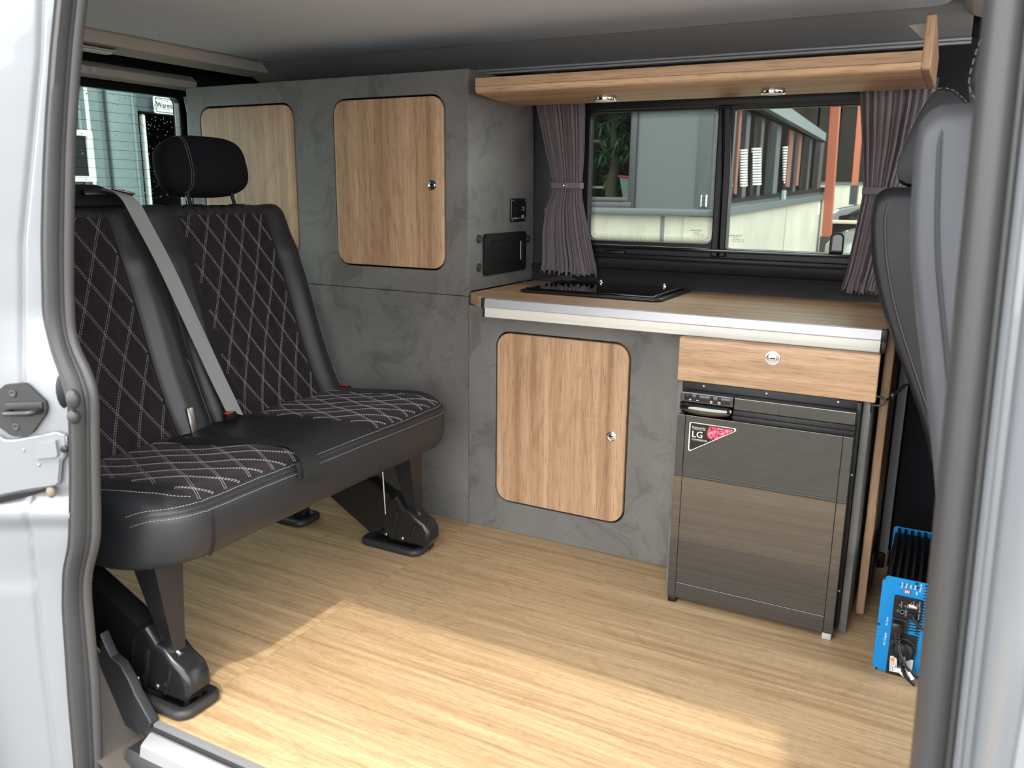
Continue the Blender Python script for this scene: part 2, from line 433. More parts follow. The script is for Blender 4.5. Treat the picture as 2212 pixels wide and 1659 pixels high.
def lock(parent, c, n, r=0.014, name='lock'):
    """round push lock with a sunk barrel"""
    a = Vector(n)
    k = MB().lathe(c, a, [(r*1.0, -0.004), (r, 0.001), (r*0.96, 0.0032), (r*0.82, 0.0036), (r*0.74, 0.0018), (r*0.70, 0.0004), (0, 0.0004)]).build(name, 'chrome', parent, 0.7)
    c2 = Vector(c)
    MB().lathe(c2, a, [(r*0.60, 0.0), (r*0.58, 0.0022), (r*0.5, 0.0028), (0, 0.0028)], 20).build('lock_barrel', 'chrome', k, 0.7)
    u = Vector((1, 0, 0)) if abs(a.x) < 0.5 else Vector((0, 1, 0))
    MB().obox(c2 + a*0.0032, u*r*0.34, Vector((0, 0, 1))*r*0.10, a*0.0005).build('key_slot', 'black', k)
    return k

# ================================================================== SETTING: van shell
WY = 0.42            # inner face of the far wall
def S(o): return tag(o, kind='structure')

# floor with its printed boards as raised parts, one transverse joint
floor = S(MB().box(-1.36, 1.42, -1.112, 0.50, -0.03, -0.004).build('floor', 'black'))
ys = [-1.111, -0.986, -0.796, -0.606, -0.416, -0.226, -0.036, 0.154, 0.42]
for (xa, xb) in ((-1.36, 0.0066), (0.0074, 1.42)):
    for a, b in zip(ys, ys[1:]):
        MB().box(xa, xb, a+0.00015, b-0.00015, -0.004, 0.0).build('plank', 'floor', floor, None)

# door sill: aluminium threshold in three bands
def sweep_x(prof, x0, x1, name, mat, parent=None):
    return MB().loft([[(x, y, z) for y, z in prof] for x in (x0, x1)]).build(name, mat, parent, 0.5)
sill = S(sweep_x([(-1.109, 0.003), (-1.1205, 0.003), (-1.1205, -0.012), (-1.109, -0.012)], -0.016, 1.30, 'trim_1', 'alu_sill'))
sweep_x([(-1.1205, -0.004), (-1.136, -0.004), (-1.136, -0.014), (-1.1205, -0.014)], -0.012, 1.30, 'sill_groove', 'rubber', sill)
sweep_x([(-1.136, 0.0005), (-1.140, 0.001), (-1.158, -0.009), (-1.162, -0.013), (-1.166, -0.032), (-1.136, -0.032)], 0.006, 1.30, 'sill_face', 'alu_sill', sill)
sweep_x([(-1.120, -0.030), (-1.163, -0.030), (-1.172, -0.045), (-1.185, -0.25), (-1.17, -0.25), (-1.15, -0.045)], -0.03, 1.30, 'sill_riser', 'blackgrain', sill)
S(MB().box(-0.35, 1.35, -1.40, -1.15, -0.30, -0.25).build('trim_2', 'blackgrain'))
# curved grey-brown end panel of the step well
eb = MB(); rows = []
for i in range(9):
    t = i/8
    yy = -1.118 - 0.095*t
    rows.append([(-0.30, yy, 0.25), (-0.145-0.01*t, yy, 0.10), (-0.085+0.02*t, yy, -0.02), (0.01+0.04*t, yy, -0.085), (0.06+0.05*t, yy, -0.15), (0.09+0.06*t, yy, -0.26)])
eb.loft(rows, False)
S(eb.build('trim_3', 'step', None, 3.2))

# black plastic cover at the foot of the rear door post
pts = [(215, 1370), (226, 1397), (238, 1421), (258, 1437), (278, 1472), (290, 1500), (306, 1528), (325, 1563), (322, 1588), (318, 1597), (290, 1580), (254, 1560), (230, 1520), (222, 1490), (214, 1440)]
poly = [(lambda q: (q.x, q.z))(at(a, b, 'y', -1.128)) for a, b in pts]
S(plate('trim_4', [poly[::-1]], 0.02, 0.003, FRONT(-1.128), 'leather'))

# ceiling: ribbed grey bed board with rounded edges
CZ0 = 1.40
def slab_round(x0, x1, y0, y1, z0, z1, r, rc, name, mat, parent=None):
    return plate(name, [rrect(x0, x1, y0, y1, rc, 8)], z1-z0, r, frame((0, 0, z0), (1, 0, 0), (0, -1, 0)), mat, parent)
ceil = S(slab_round(-0.955, 1.140, -0.255, 1.30, CZ0, CZ0+0.05, 0.018, 0.05, 'ceiling', 'headliner'))
# roof skin above it
roof = S(MB().box(-1.5, 2.0, -1.32, 0.62, 1.47, 1.50).build('ceiling_roof', 'dark'))
# far side lining between bed board and wall, and the grey cross rail
S(MB().loft([[(x, 0.245, 1.412), (x, 0.262, 1.398), (x, 0.33, 1.375), (x, 0.392, 1.352), (x, 0.43, 1.35), (x, 0.43, 1.47), (x, 0.245, 1.47)] for x in (-1.12, 1.178)]).build('trim_5', 'sidegrey', None, 0.9))
rl = MB()
for dz in (0, -0.0085): rl.loft([[(x, 0.385, 1.353+dz), (x, 0.380, 1.350+dz), (x, 0.382, 1.346+dz), (x, 0.40, 1.345+dz), (x, 0.40, 1.353+dz)] for x in (-0.30, 1.180)])
S(rl.build('trim_6', 'rail', None, 0.5))
# rear roof end: step and beige under panel
S(MB().loft([[(-0.958, y, 1.43), (-0.965, y, 1.415), (-1.000, y, 1.392), (-1.012, y, 1.376), (-1.105, y, 1.368), (-1.12, y, 1.374), (-1.12, y, 1.46), (-0.958, y, 1.46)] for y in (-1.2, -0.6, 0.1, 0.30)]).build('trim_7', 'beige', None, 0.5))
# cream roof lining over the cab
S(plate('trim_8', [rrect(1.158, 2.0, -1.2, 0.405, [0.14]*4, 10)], 0.05, 0.02, frame((0, 0, 1.385), (1, 0, 0), (0, -1, 0)) @ Matrix.Diagonal((1, -1, 1, 1)), 'cream'))

# far wall, with the opening of the sliding window
wall = S(plate('wall_far', [[(-1.36, -0.03), (2.0, -0.03), (2.0, 1.47), (-1.36, 1.47)], rrect(0.10, 1.005, 0.795, 1.262, 0.05)[::-1]], 0.04, 0.0, FRONT(WY+0.012), 'dark'))
# padded lower wall, with rounded ledge line below the window
S(MB().loft([[(x, WY+0.005, 0.60), (x, WY-0.012, 0.61), (x, WY-0.016, 0.70), (x, WY-0.022, 0.735), (x, WY-0.030, 0.745), (x, WY-0.026, 0.752), (x, WY-0.012, 0.756), (x, WY-0.004, 0.775), (x, WY+0.004, 0.80), (x, WY+0.03, 0.803), (x, WY+0.03, 0.6)] for x in (-0.02, 1.30)]).build('wall_far_padding', 'vinyl', None, 1.0))
S(MB().loft([[(x, WY-0.026, 0.7535), (x, WY-0.031, 0.7515), (x, WY-0.033, 0.748), (x, WY-0.026, 0.747)] for x in (0.03, 1.12)]).build('trim_9', 'black', None, 1.2))
# padded post left of the window
S(MB().loft([[(-0.005, WY+0.02, z), (-0.005, WY-0.015, z), (0.05+d, WY-0.02, z), (0.085+d, WY-0.012, z), (0.11+d, WY+0.01, z), (0.11+d, WY+0.02, z)] for z, d in ((0.70, 0.10), (0.78, 0.02), (0.85, 0.0), (1.15, -0.01), (1.34, -0.02))]).build('wall_far_post', 'vinyl', None, 1.0))
S(MB().box(-0.02, 1.20, WY-0.012, WY+0.02, 1.255, 1.352, 0.006).build('trim_10', 'dark'))
S(MB().box(0.08, 1.02, WY-0.02, WY+0.012, 1.218, 1.250, 0.005).build('trim_11', 'black'))
# side post behind the kitchen end and door-side lining
S(MB().box(1.115, 1.137, 0.285, 0.335, 0.0, 0.78, 0.006).build('trim_12', 'sidegrey'))
S(MB().box(1.105, 1.135, 0.275, 0.34, 0.0, 0.045, 0.008).build('trim_13', 'black'))
S(MB().box(1.140, 1.95, 0.30, 0.34, -0.02, 0.75, 0.01).build('wall_cab_side', 'dark'))
S(MB().box(1.06, 1.20, WY-0.03, WY+0.02, 0.75, 1.36, 0.02).build('wall_cab_post', 'dark'))

# ---- window in the far wall
win = S(plate('window_1', [rrect(0.085, 1.02, 0.782, 1.268, 0.055), rrect(0.180, 0.5735, 0.8335, 1.213, 0.022)[::-1], rrect(0.6165, 0.968, 0.8235, 1.2085, 0.006)[::-1]], 0.03, 0.003, FRONT(WY+0.0), 'black'))
plate('pane_fixed', [rrect(0.17, 0.585, 0.825, 1.222, 0.02)], 0.004, 0, FRONT(WY+0.022), 'glass', win, None)
plate('pane_sliding', [rrect(0.61, 0.975, 0.815, 1.22, 0.01)], 0.004, 0, FRONT(WY+0.014), 'glass', win, None)
plate('mullion', [[(0.577, 0.80), (0.598, 0.80), (0.595, 1.02), (0.586, 1.16), (0.583, 1.214), (0.574, 1.214)]], 0.03, 0.004, FRONT(WY-0.018), 'black', win)
plate('sash_stile', [[(0.599, 0.80), (0.6165, 0.80), (0.6155, 1.05), (0.606, 1.214), (0.588, 1.214), (0.594, 1.10)]], 0.02, 0.003, FRONT(WY-0.010), 'black', win)
MB().box(0.20, 0.96, WY-0.02, WY-0.002, 0.812, 0.8235, 0.003).build('lower_track', 'gloss2', win)
MB().box(0.18, 0.98, WY-0.026, WY-0.002, 0.783, 0.797, 0.004).build('lower_sill', 'black', win)
MB().box(0.24, 0.31, WY-0.010, WY, 0.786, 0.806, 0.004).build('window_catch', 'black', win)
plate('sash_handle', [rrect(0.899, 0.935, 0.8235, 0.88, [0.014, 0.014, 0.001, 0.001])], 0.012, 0.003, FRONT(WY-0.004), 'black', win)
plate('handle_recess', [rrect(0.905, 0.932, 0.83, 0.874, [0.011, 0.011, 0.001, 0.001])], 0.004, 0.001, FRONT(WY-0.0045), 'gloss2', win)
# dotted ceramic edge of the fixed pane
fr = MB()
def dot(x, z, r): fr.add([(x+r*math.cos(k*PI/3), WY+0.0165, z+r*math.sin(k*PI/3)) for k in range(6)], [tuple(range(6))])
for ring in range(7):
    d = 0.0015 + ring*0.0029; rad = 0.0019 - ring*0.00018
    lp = rrect(0.180+d, 0.5735-d, 0.8335+d, 1.213-d, max(0.022-d, 0.004), 4)
    per = []
    for a, b in zip(lp, lp[1:]+lp[:1]):
        l = math.hypot(b[0]-a[0], b[1]-a[1]); n = max(1, round(l/0.0042))
        for k in range(n):
            per.append((a[0]+(b[0]-a[0])*(k+0.5*(ring % 2))/n, a[1]+(b[1]-a[1])*(k+0.5*(ring % 2))/n))
    for x, z in per: dot(x, z, rad)
tag(fr.build('frit_dots', 'black', win, None), kind='stuff')
# small mirrored maker's stamps
for (x, z) in ((0.523, 0.8655), (0.640, 0.854)):
    st = text('glass_stamp', 'Carbonlux', 0.0085, FRONT(WY+0.0095) @ Matrix.Translation((x, z+0.0075, 0)), 'black', win, mirror=True)
    text('stamp_line', 'SEKURIT', 0.0045, FRONT(WY+0.0095) @ Matrix.Translation((x, z+0.001, 0)), 'black', st, mirror=True)
    text('stamp_line', '43R 00159 - II', 0.0045, FRONT(WY+0.0095) @ Matrix.Translation((x, z-0.004, 0)), 'black', st, mirror=True)
    text('stamp_line', 'M212 DOT 35', 0.0042, FRONT(WY+0.0095) @ Matrix.Translation((x, z-0.0088, 0)), 'black', st, mirror=True)
    plate('stamp_ring', [rrect(x+0.0165, x+0.0245, z-0.0105, z-0.0025, 0.004, 5), rrect(x+0.0171, x+0.0239, z-0.0099, z-0.0031, 0.0034, 5)[::-1]], 0.0003, 0, FRONT(WY+0.0095), 'black', st, None)

# ---- tailgate with its window
TX = -1.35
RQ = frame((TX, 0, 0), (0, 1, 0), (0, 0, 1))
tg = S(plate('wall_rear', [[(-1.25, -0.05), (0.46, -0.05), (0.46, 1.47), (-1.25, 1.47)], rrect(-1.0, 0.205, 0.70, 1.302, 0.03)[::-1]], 0.04, 0.0, RQ, 'dark'))
win2 = S(plate('window_2', [rrect(-1.02, 0.218, 0.68, 1.322, 0.035), rrect(-0.985, 0.190, 0.72, 1.294, 0.02)[::-1]], 0.03, 0.004, frame((TX+0.012, 0, 0), (0, 1, 0), (0, 0, 1)), 'gloss2'))
plate('pane', [rrect(-0.99, 0.196, 0.715, 1.30, 0.02)], 0.004, 0, frame((TX-0.012, 0, 0), (0, 1, 0), (0, 0, 1)), 'glass_rear', win2, None)
for k in range(14):
    z = 1.284-0.0305*k
    MB().box(TX-0.0118, TX-0.0112, -0.98, 0.19, z-0.0005, z+0.0005).build('heating_wire', 'black', win2, None)
dr = MB()
for k in range(520):
    y = R.uniform(-0.36, 0.188); z = R.uniform(0.93, 1.292)
    if y < -0.08 and R.random() < 0.5: continue
    r = R.choice([0.0010, 0.0013, 0.0018, 0.0024])
    dr.sphere((TX-0.0165, y, z), 0.0007, r, r*R.uniform(0.9, 1.3), 6, 4)
tag(dr.build('rain_drops', 'dropwater', win2, 3.2), kind='stuff')
# tailgate head lining, grey, and the light plastic edge beside the glass
S(MB().loft([[(TX+0.02, y, 1.322), (TX+0.05, y, 1.330), (TX+0.055, y, 1.352), (TX+0.03, y, 1.372), (TX+0.0, y, 1.372)] for y in (-1.0, 0.24)]).build('trim_14', 'beige', None, 0.8))
for y in (-0.21, -0.175): S(MB().lathe((TX+0.053, y, 1.343), (1, 0, 0.3), [(0.011, 0), (0.011, 0.003), (0.009, 0.005), (0, 0.005)], 16).build('trim_15', 'lens'))
S(MB().tube([(TX+0.03, 0.206, 1.30), (TX+0.035, 0.212, 1.24), (TX+0.035, 0.205, 1.05), (TX+0.03, 0.195, 0.80)], 0.008).build('trim_16', 'rail'))
S(MB().tube([(TX+0.05, 0.222, 1.30), (TX+0.055, 0.240, 1.27), (TX+0.05, 0.230, 1.05), (TX+0.045, 0.215, 0.80)], 0.010).build('trim_17', 'black'))
# rear roof lamp
lamp = thing('ceiling_lamp', (-1.06, -0.34, 1.368), 'slim pale roof lamp on the beige lining above the rear window', 'lamp')
plate('lamp_frame', [rrect(-1.085, -1.03, -0.44, -0.275, [0.02]*4)], 0.006, 0.002, frame((0, 0, 1.362), (1, 0, 0), (0, 1, 0)) @ Matrix.Diagonal((1, 1, -1, 1)), 'cream', lamp)
plate('lamp_lens', [rrect(-1.078, -1.04, -0.43, -0.285, [0.014]*4)], 0.005, 0.001, frame((0, 0, 1.358), (1, 0, 0), (0, 1, 0)) @ Matrix.Diagonal((1, 1, -1, 1)), 'lens', lamp)

# ---- door opening: rear post (jamb), seal, striker
inner = [(-420, 232), (-200, 212), (0, 191), (79, 182), (177, 174), (316, 165), (411, 163), (525, 161), (627, 161), (715, 165), (756, 177), (791, 196), (832, 211), (864, 216), (1025, 218), (1110, 220), (1167, 219), (1199, 211), (1238, 201), (1278, 199), (1358, 206), (1477, 217), (1659, 224), (1800, 230)]
outer = [(-420, 165), (-200, 140), (0, 122), (111, 111), (253, 101), (380, 95), (525, 92), (677, 95), (721, 104), (769, 117), (804, 131), (840, 142), (873, 150), (927, 152), (1025, 153), (1079, 153), (1175, 151), (1230, 138), (1310, 137), (1397, 143), (1516, 151), (1659, 163), (1800, 172)]
YS, YJ, YE = -1.200, -1.222, -1.285
def smooth_tbl(t, py):
    return (interp(t, py-18) + 2*interp(t, py) + interp(t, py+18))/4
prow = [(-420 + k*20) for k in range(111)]
rings_b, rings_r, rings_t = [], [], []
for py in prow:
    A = at(smooth_tbl(inner, py), py, 'y', YS); B = at(smooth_tbl(outer, py), py, 'y', YJ)
    d = B-A; nrm = Vector((d.y, -d.x, 0)).normalized()
    if nrm.y > 0: nrm = -nrm
    lipw = d.length
    ring = []
    for t, h in ((0.20, -0.004), (0.22, 0.010), (0.30, 0.013), (0.38, 0.010), (0.46, 0.016), (0.60, 0.021), (0.74, 0.019), (0.86, 0.010), (0.92, 0.005), (1.0, 0.006), (1.04, 0.0), (1.0, -0.012), (0.5, -0.015)):
        ring.append(A + d*t + nrm*h)
    rings_b.append(ring)
    rr = 0.0065
    c = A + d.normalized()*0.0075 + nrm*0.002
    rings_t.append([c + (d.normalized()*math.cos(a)*1.05 + nrm*math.sin(a))*rr for a in [2*PI*k/8 for k in range(8)]])
seal = S(MB().loft(rings_b).build('trim_18', 'rubber', None, 1.0))
# ribbed lip
rib = MB(); rings = []
n = 400
for k in range(n+1):
    py = -420 + 2200*k/n
    A = at(smooth_tbl(inner, py), py, 'y', YS); B = at(smooth_tbl(outer, py), py, 'y', YJ); d = (B-A).normalized()
    nrm = Vector((d.y, -d.x, 0)).normalized(); nrm = -nrm if nrm.y > 0 else nrm
    rr = 0.0078 + (0.0007 if k % 2 else 0)
    c = A + d*0.0078 + nrm*0.003
    rings.append([c + (d*math.cos(a) + nrm*math.sin(a))*rr for a in [2*PI*j/8 for j in range(8)]])
rib.loft(rings); rib.build('ribbed_lip', 'rubber_ribbed', seal, 0.9)
tn = MB()
tn.tube([(lambda A: A + Vector((-0.001, -0.004, 0)))(at(smooth_tbl(inner, py)-1, py, 'y', YS)) for py in prow if 1220 < py < 1760], 0.0022, 6)
tn.build('tan_edge', 'seal_tan', seal)
# dents of the bulb where it meets the latch
ds = MB()
a = at(158, 862, 'y', YJ-0.012); ds.sphere(a, 0.012, 0.010, 0.016); a = at(160, 900, 'y', YJ-0.010); ds.sphere(a, 0.010, 0.010, 0.012)
ds.build('bulb_fold', 'rubber', seal, 3.2)
db = MB(); a = at(139, 845, 'y', YJ+0.004); db.sphere(a, 0.012, 0.012, 0.030); db.build('rubber_stop', 'black', seal, 3.2)

# silver post: ruled surface from the seal to its outer edge
def sst_(a, b, x):
    t = max(0, min(1, (x-a)/(b-a))); return t*t*(3-2*t)
def J(px, py, out=0.0):
    o = smooth_tbl(outer, py); t = (o+6-px)/(o+6+90)
    return at(px, py, 'y', YJ+0.004 + (YE-YJ-0.004)*t) + Vector((0.35, -0.93, 0))*out
jr = []
for py in [(-420 + k*10) for k in range(221)]:
    o = smooth_tbl(outer, py)
    def dep(px):
        # creased flange and pressed step below the striker
        h = 0.0
        cr = interp([(-420, 100), (126, 85), (525, 47), (800, 47), (1110, 62), (1400, 88), (1659, 118)], py)
        h -= 0.005*math.exp(-((px-cr)/6.5)**2)
        if px < cr-3 and 1130 < py < 1290: h -= 0.004*sst_(1130, 1150, py)*sst_(1290, 1250, py)
        if 1085 < py < 1135: h += 0.010*math.sin(PI*(py-1085)/50)
        if 1060 <= py <= 1085: h -= 0.006
        return h
    jr.append([J(px, py, dep(px)) for px in [o+6, o-2] + [o-2-(o+60)*k/64 for k in range(1, 65)]])
    e = jr[-1][-1]; jr[-1].append(Vector((min(e.x-0.012, -0.285), -1.325, e.z)))
jamb = S(MB().loft(jr, False).build('wall_rear_post', 'silver', None, 1.2))
# raised rail cover plate below the striker
cov = [(-30, 936), (0, 936), (18, 948), (40, 947), (90, 938), (128, 930), (150, 938), (152, 960), (148, 985), (140, 990), (136, 1040), (128, 1046), (60, 1056), (-30, 1074)]
P = [J(px, py, 0.002) for px, py in cov]; nb = MB(); nn = Vector((0.35, -0.93, 0))
nb.prism(P, nn*0.008); cover = nb.build('rail_cover', 'silver', jamb, 0.5)
bm = bmesh.new(); bm.from_mesh(cover.data); bmesh.ops.bevel(bm, geom=bm.edges[:], offset=0.0025, segments=2, affect='EDGES'); bm.to_mesh(cover.data); bm.free()
blk = MB(); P = [J(px, py, 0.009) for px, py in [(88, 955), (133, 946), (138, 976), (134, 981), (90, 985)]]; blk.prism(P, nn*0.007); blk.build('raised_pad', 'silver', cover)
for px, py in ((61, 968), (93, 1000)): MB().sphere(J(px, py, 0.010), 0.003, 0.002, 0.003).build('weld_dot', 'silver', cover, 3.2)
bf = MB(); bf.sphere(J(114, 1060, 0.004), 0.009, 0.007, 0.011); bf.build('rubber_buffer', 'seal_tan', jamb, 3.2)
gp = MB(); gp.prism([J(px, py, 0.0045) for px, py in [(-30, 1078), (70, 1060), (104, 1052), (108, 1058), (60, 1072), (-30, 1092)]], nn*0.001); gp.build('shadow_gap', 'black', jamb)
sc2 = MB(); sc2.lathe(J(148, 966, 0.010), nn, [(0.006, 0), (0.006, 0.002), (0.004, 0.003), (0, 0.003)], 12); sc2.build('post_screw', 'blackpaint', jamb)
strk = thing('door_striker', J(50, 884), 'black steel door striker with two screws bolted on the silver rear post', 'door latch')
hexp = [(18, 829), (58, 826), (66, 830), (104, 866), (107, 880), (104, 893), (76, 932), (66, 938), (40, 941), (28, 937), (-6, 912), (-14, 900), (-14, 862), (-4, 846)]
pl = MB(); pl.prism([J(px, py, 0.001) for px, py in hexp], nn*0.006); pl.build('striker_plate', 'blackgrain', strk)
for px, py in ((34, 848), (41, 920)):
    c = J(px, py, 0.007); s_ = MB().lathe(c, nn, [(0.0062, 0), (0.0062, 0.0008), (0.0045, 0.0016), (0.0022, 0.0006), (0, 0.0006)], 16).build('striker_screw', 'rubber', strk)
lp = MB(); p1, p2 = J(30, 886, 0.006), J(94, 884, 0.006)
q = [p1, p1+nn*0.014, p1+nn*0.021+(p2-p1)*0.12, p2+nn*0.021-(p2-p1)*0.12, p2+nn*0.014, p2]
lp.tube(q, 0.0048, 10); lp.build('striker_loop', 'blackpaint', strk, 1.2)
hp = MB(); pm = J(60, 874, 0.007); hp.obox(pm, (p2-p1)*0.62, Vector((0, 0, 0.006)), nn*0.003, 0.002); hp.build('striker_hood', 'blackgrain', strk)

# ---- door opening: front post with its seal, right of the picture
fx = lambda z: 1.2285 - 0.0225*max(0, min(1, (z-0.43)/0.70))
zs_ = [-0.30 + 0.06*k for k in range(30)]
r1, r2_, r3, r4 = [], [], [], []
def arc(cx, cy, rx, ry, z, n=14): return [(cx+rx*math.cos(2*PI*k/n), cy+ry*math.sin(2*PI*k/n), z) for k in range(n)]
for z in zs_:
    x = fx(z)
    r1.append(arc(x+0.0165, -1.203, 0.0165, 0.026, z, 20))
    r2_.append(arc(x+0.032, -1.212, 0.0055, 0.012, z, 10))
    r3.append([(x+0.030, -1.175, z), (x+0.034, -1.212, z), (x+0.037, -1.236, z), (x+0.0395, -1.240, z), (x+0.041, -1.238, z), (x+0.043, -1.226, z), (x+0.048, -1.226, z), (x+0.055, -1.246, z), (x+0.075, -1.275, z), (x+0.16, -1.32, z), (x+0.20, -1.17, z)])
S(MB().loft(r1).build('trim_19', 'rubber', None, 1.2))
S(MB().loft(r2_).build('trim_20', 'rubber', None, 1.2))
S(MB().loft(r3).build('wall_front_post', 'silver', None, 0.9))
# top of the opening
cant = [(-0.30, 1.30), (0.06, 1.30), (0.06, 1.325), (0.09, 1.337), (1.06, 1.337), (1.13, 1.325), (1.19, 1.285), (1.225, 1.21), (1.235, 1.12), (1.45, 1.12), (1.45, 1.50), (-0.30, 1.50)]
S(plate('wall_door_header', [cant[::-1]], 0.10, 0.006, FRONT(-1.20), 'silver'))
# outer body below and beside the opening, roof gutter side
S(MB().box(-1.5, -0.28, -1.32, -1.24, -0.45, 1.48).build('wall_near_rear', 'silver'))
S(MB().box(-1.36, -0.16, -1.235, -1.13, -0.02, 1.47).build('wall_near_lining', 'dark'))
S(MB().box(1.30, 1.95, -1.30, -1.24, -0.40, 0.62).build('door_1', 'silver'))

# ================================================================== KITCHEN
ZT, ZW = 1.297, 0.698
def door(parent, x0, x1, z0, z1, r, mat, y, lockpos=None, label=None):
    d = plate('door', [rrect(x0, x1, z0, z1, r, 8)], 0.018, 0.003, FRONT(y), mat, parent)
    if label: d['label'] = label
    if lockpos: lock(d, (lockpos[0], y, lockpos[1]), (0, -1, 0), 0.0145)
    return d
GAP = 0.005
def hole(x0, x1, z0, z1, r): return rrect(x0-GAP, x1+GAP, z0-GAP, z1+GAP, r+GAP, 8)[::-1]

tall = thing('tall_cabinet', (-0.54, 0, 0), 'tall grey concrete-look cabinet with two oak doors behind the bench', 'cabinet')
D_UP = (-0.4646, -0.0801, 0.7583, 1.2323); D_RE = (-1.0191, -0.6258, 0.772, 1.230)
plate('upper_panel', [[(-1.082, 0.687), (-0.0005, 0.687), (-0.0005, ZT), (-1.082, ZT)], hole(*D_UP, 0.04), hole(*D_RE, 0.04)], 0.016, 0.0022, FRONT(0.0), 'lam', tall)
plate('lower_panel', [[(-1.082, 0.001), (-0.0008, 0.001), (-0.0008, 0.6855), (-1.082, 0.6855)]], 0.016, 0.0006, FRONT(0.0), 'lam', tall)
door(tall, *D_UP, 0.04, 'oak_v', -0.003, (-0.117, 0.993))
door(tall, *D_RE, 0.04, 'oak_v', -0.003)
# cabinet side towards the kitchen, its top follows the roof lining
side = plate('side_panel', [[(0.002, 0.70), (0.40, 0.70), (0.405, 0.80), (0.39, ZT), (0.002, ZT)]], 0.016, 0.002, RIGHT(0.0), 'lam', tall)
MB().box(-1.08, -0.018, 0.020, 0.39, 0.002, 0.016).build('carcass_base', 'lam', tall)
MB().box(-1.08, -0.018, 0.385, 0.40, 0.02, 1.28).build('carcass_back', 'lam', tall)
MB().box(-1.08, -0.018, 0.020, 0.385, 1.275, 1.290).build('carcass_top', 'lam', tall)
plate('carcass_side', [rrect(0.018, 0.40, 0.002, 1.29, 0.002, 1)], 0.016, 0.001, RIGHT(-1.066), 'lam', tall)

# small control display on the cabinet side
dis = thing('control_panel', (0, 0.29, 0.92), 'small black control panel with blue strip on the grey cabinet side', 'control panel')
dp = plate('panel_plate', [rrect(0.2409, 0.3382, 0.8876, 0.958, 0.003)], 0.006, 0.001, RIGHT(0.0065), 'gloss2', dis)
for y in (0.2495, 0.3305):
    for z in (0.894, 0.952): MB().lathe((0.0065, y, z), (1, 0, 0), [(0.0028, 0), (0.0026, 0.001), (0.001, 0.0014), (0, 0.0014)], 10).build('screw', 'brass', dp)
MB().box(0.0064, 0.0068, 0.2435, 0.3355, 0.8975, 0.9005).build('blue_strip', 'display_blue', dis)
text('panel_text', 'RC', 0.011, RIGHT(0.0068) @ Matrix.Translation((0.314, 0.9035, 0)), 'cream_print', dis)
text('panel_text', 'ACTIVE', 0.0042, RIGHT(0.0069) @ Matrix.Translation((0.266, 0.899, 0)), 'cream_print', dis)
pi_ = MB().box(0.0065, 0.0075, 0.316, 0.324, 0.9205, 0.9335, 0.0004).build('indicator', 'display_blue', dis)
for dz in (0.004, -0.0035): MB().box(0.0065, 0.0069, 0.304, 0.313, 0.9275+dz-0.0005, 0.9275+dz+0.0005).build('indicator_mark', 'rail', dis)

vent = thing('access_hatch', (0, 0.21, 0.79), 'black rectangular access hatch set in the grey cabinet side above the worktop', 'hatch')
plate('hatch_frame', [rrect(0.0797, 0.3362, 0.738, 0.858, 0.012), rrect(0.112, 0.313, 0.765, 0.836, 0.004)[::-1]], 0.010, 0.002, RIGHT(0.0095), 'hatch', vent)
plate('hatch_cover', [rrect(0.1135, 0.3115, 0.7665, 0.8345, 0.003)], 0.006, 0.001, RIGHT(0.007), 'hatch', vent)
MB().box(0.0068, 0.0085, 0.300, 0.303, 0.772, 0.829).build('cover_grip', 'rail', vent)
for i, (y, z, lb) in enumerate(((0.056, 0.845, 'upper one at the front edge'), (0.056, 0.764, 'lower one at the front edge'), (0.362, 0.832, 'one at its rear corner'))):
    s_ = thing('round_socket', (0, y, z), 'round black socket beside the cabinet hatch, ' + lb, 'socket', 'round sockets around the access hatch')
    MB().lathe((0.0, y, z), (1, 0, 0), [(0.0125, 0), (0.0125, 0.003), (0.0105, 0.0045), (0.0085, 0.003), (0, 0.003)], 18).build('socket_ring', 'blackgrain', s_)
    MB().lathe((0.003, y, z), (1, 0, 0), [(0.006, 0), (0.005, 0.0022), (0, 0.0022)], 14).build('socket_core', 'rubber', s_)

# lower kitchen cabinet
low = thing('kitchen_cabinet', (0.55, 0, 0), 'grey concrete-look kitchen cabinet with an oak door and drawer under the worktop', 'cabinet')
D_LO = (0.0955, 0.4886, 0.0968, 0.5925)
plate('front_panel', [[(0.0008, 0.001), (0.664, 0.001), (0.664, 0.662), (0.0008, 0.662)], hole(*D_LO, 0.04)], 0.016, 0.0006, FRONT(0.0), 'lam', low)
door(low, *D_LO, 0.04, 'oak_v', -0.003, (0.45, 0.341))
MB().box(0.02, 0.65, 0.018, 0.036, 0.02, 0.64).build('inner_back', 'black', low)
MB().box(0.6560, 0.6720, -0.125, 0.38, 0.0, 0.637, 0.003).build('side_panel', 'lam', low)
MB().box(1.0690, 1.0860, -0.128, 0.38, 0.0, 0.637, 0.003).build('side_panel', 'lam', low)
MB().box(0.672, 1.069, -0.02, 0.0, 0.548, 0.664).build('niche_back', 'black', low)
MB().box(0.667, 1.090, -0.1095, -0.02, 0.638, 0.6495, 0.0008).build('drawer_rail', 'oak_h', low)
dw = MB().box(0.662, 1.0935, -0.1475, -0.128, 0.549, 0.6525, 0.0035, 3).build('drawer', 'oak_h', low)
MB().box(0.690, 1.06, -0.128, 0.25, 0.555, 0.640).build('drawer_box', 'black', dw)
lock(dw, (0.8765, -0.1475, 0.624), (0, -1, 0), 0.0165)
# worktop
top = thing('worktop', (0.55, 0.15, ZW), 'oak worktop with an angled left end above the kitchen cabinet', 'worktop')
plate('top_board', [[(0.004, 0.404), (0.004, 0.004), (0.016, -0.012), (0.114, -0.0985), (1.096, -0.0985), (1.096, 0.404)][::-1]], 0.030, 0.0015, TOP(ZW) @ Matrix.Identity(4), 'oak_top', top)
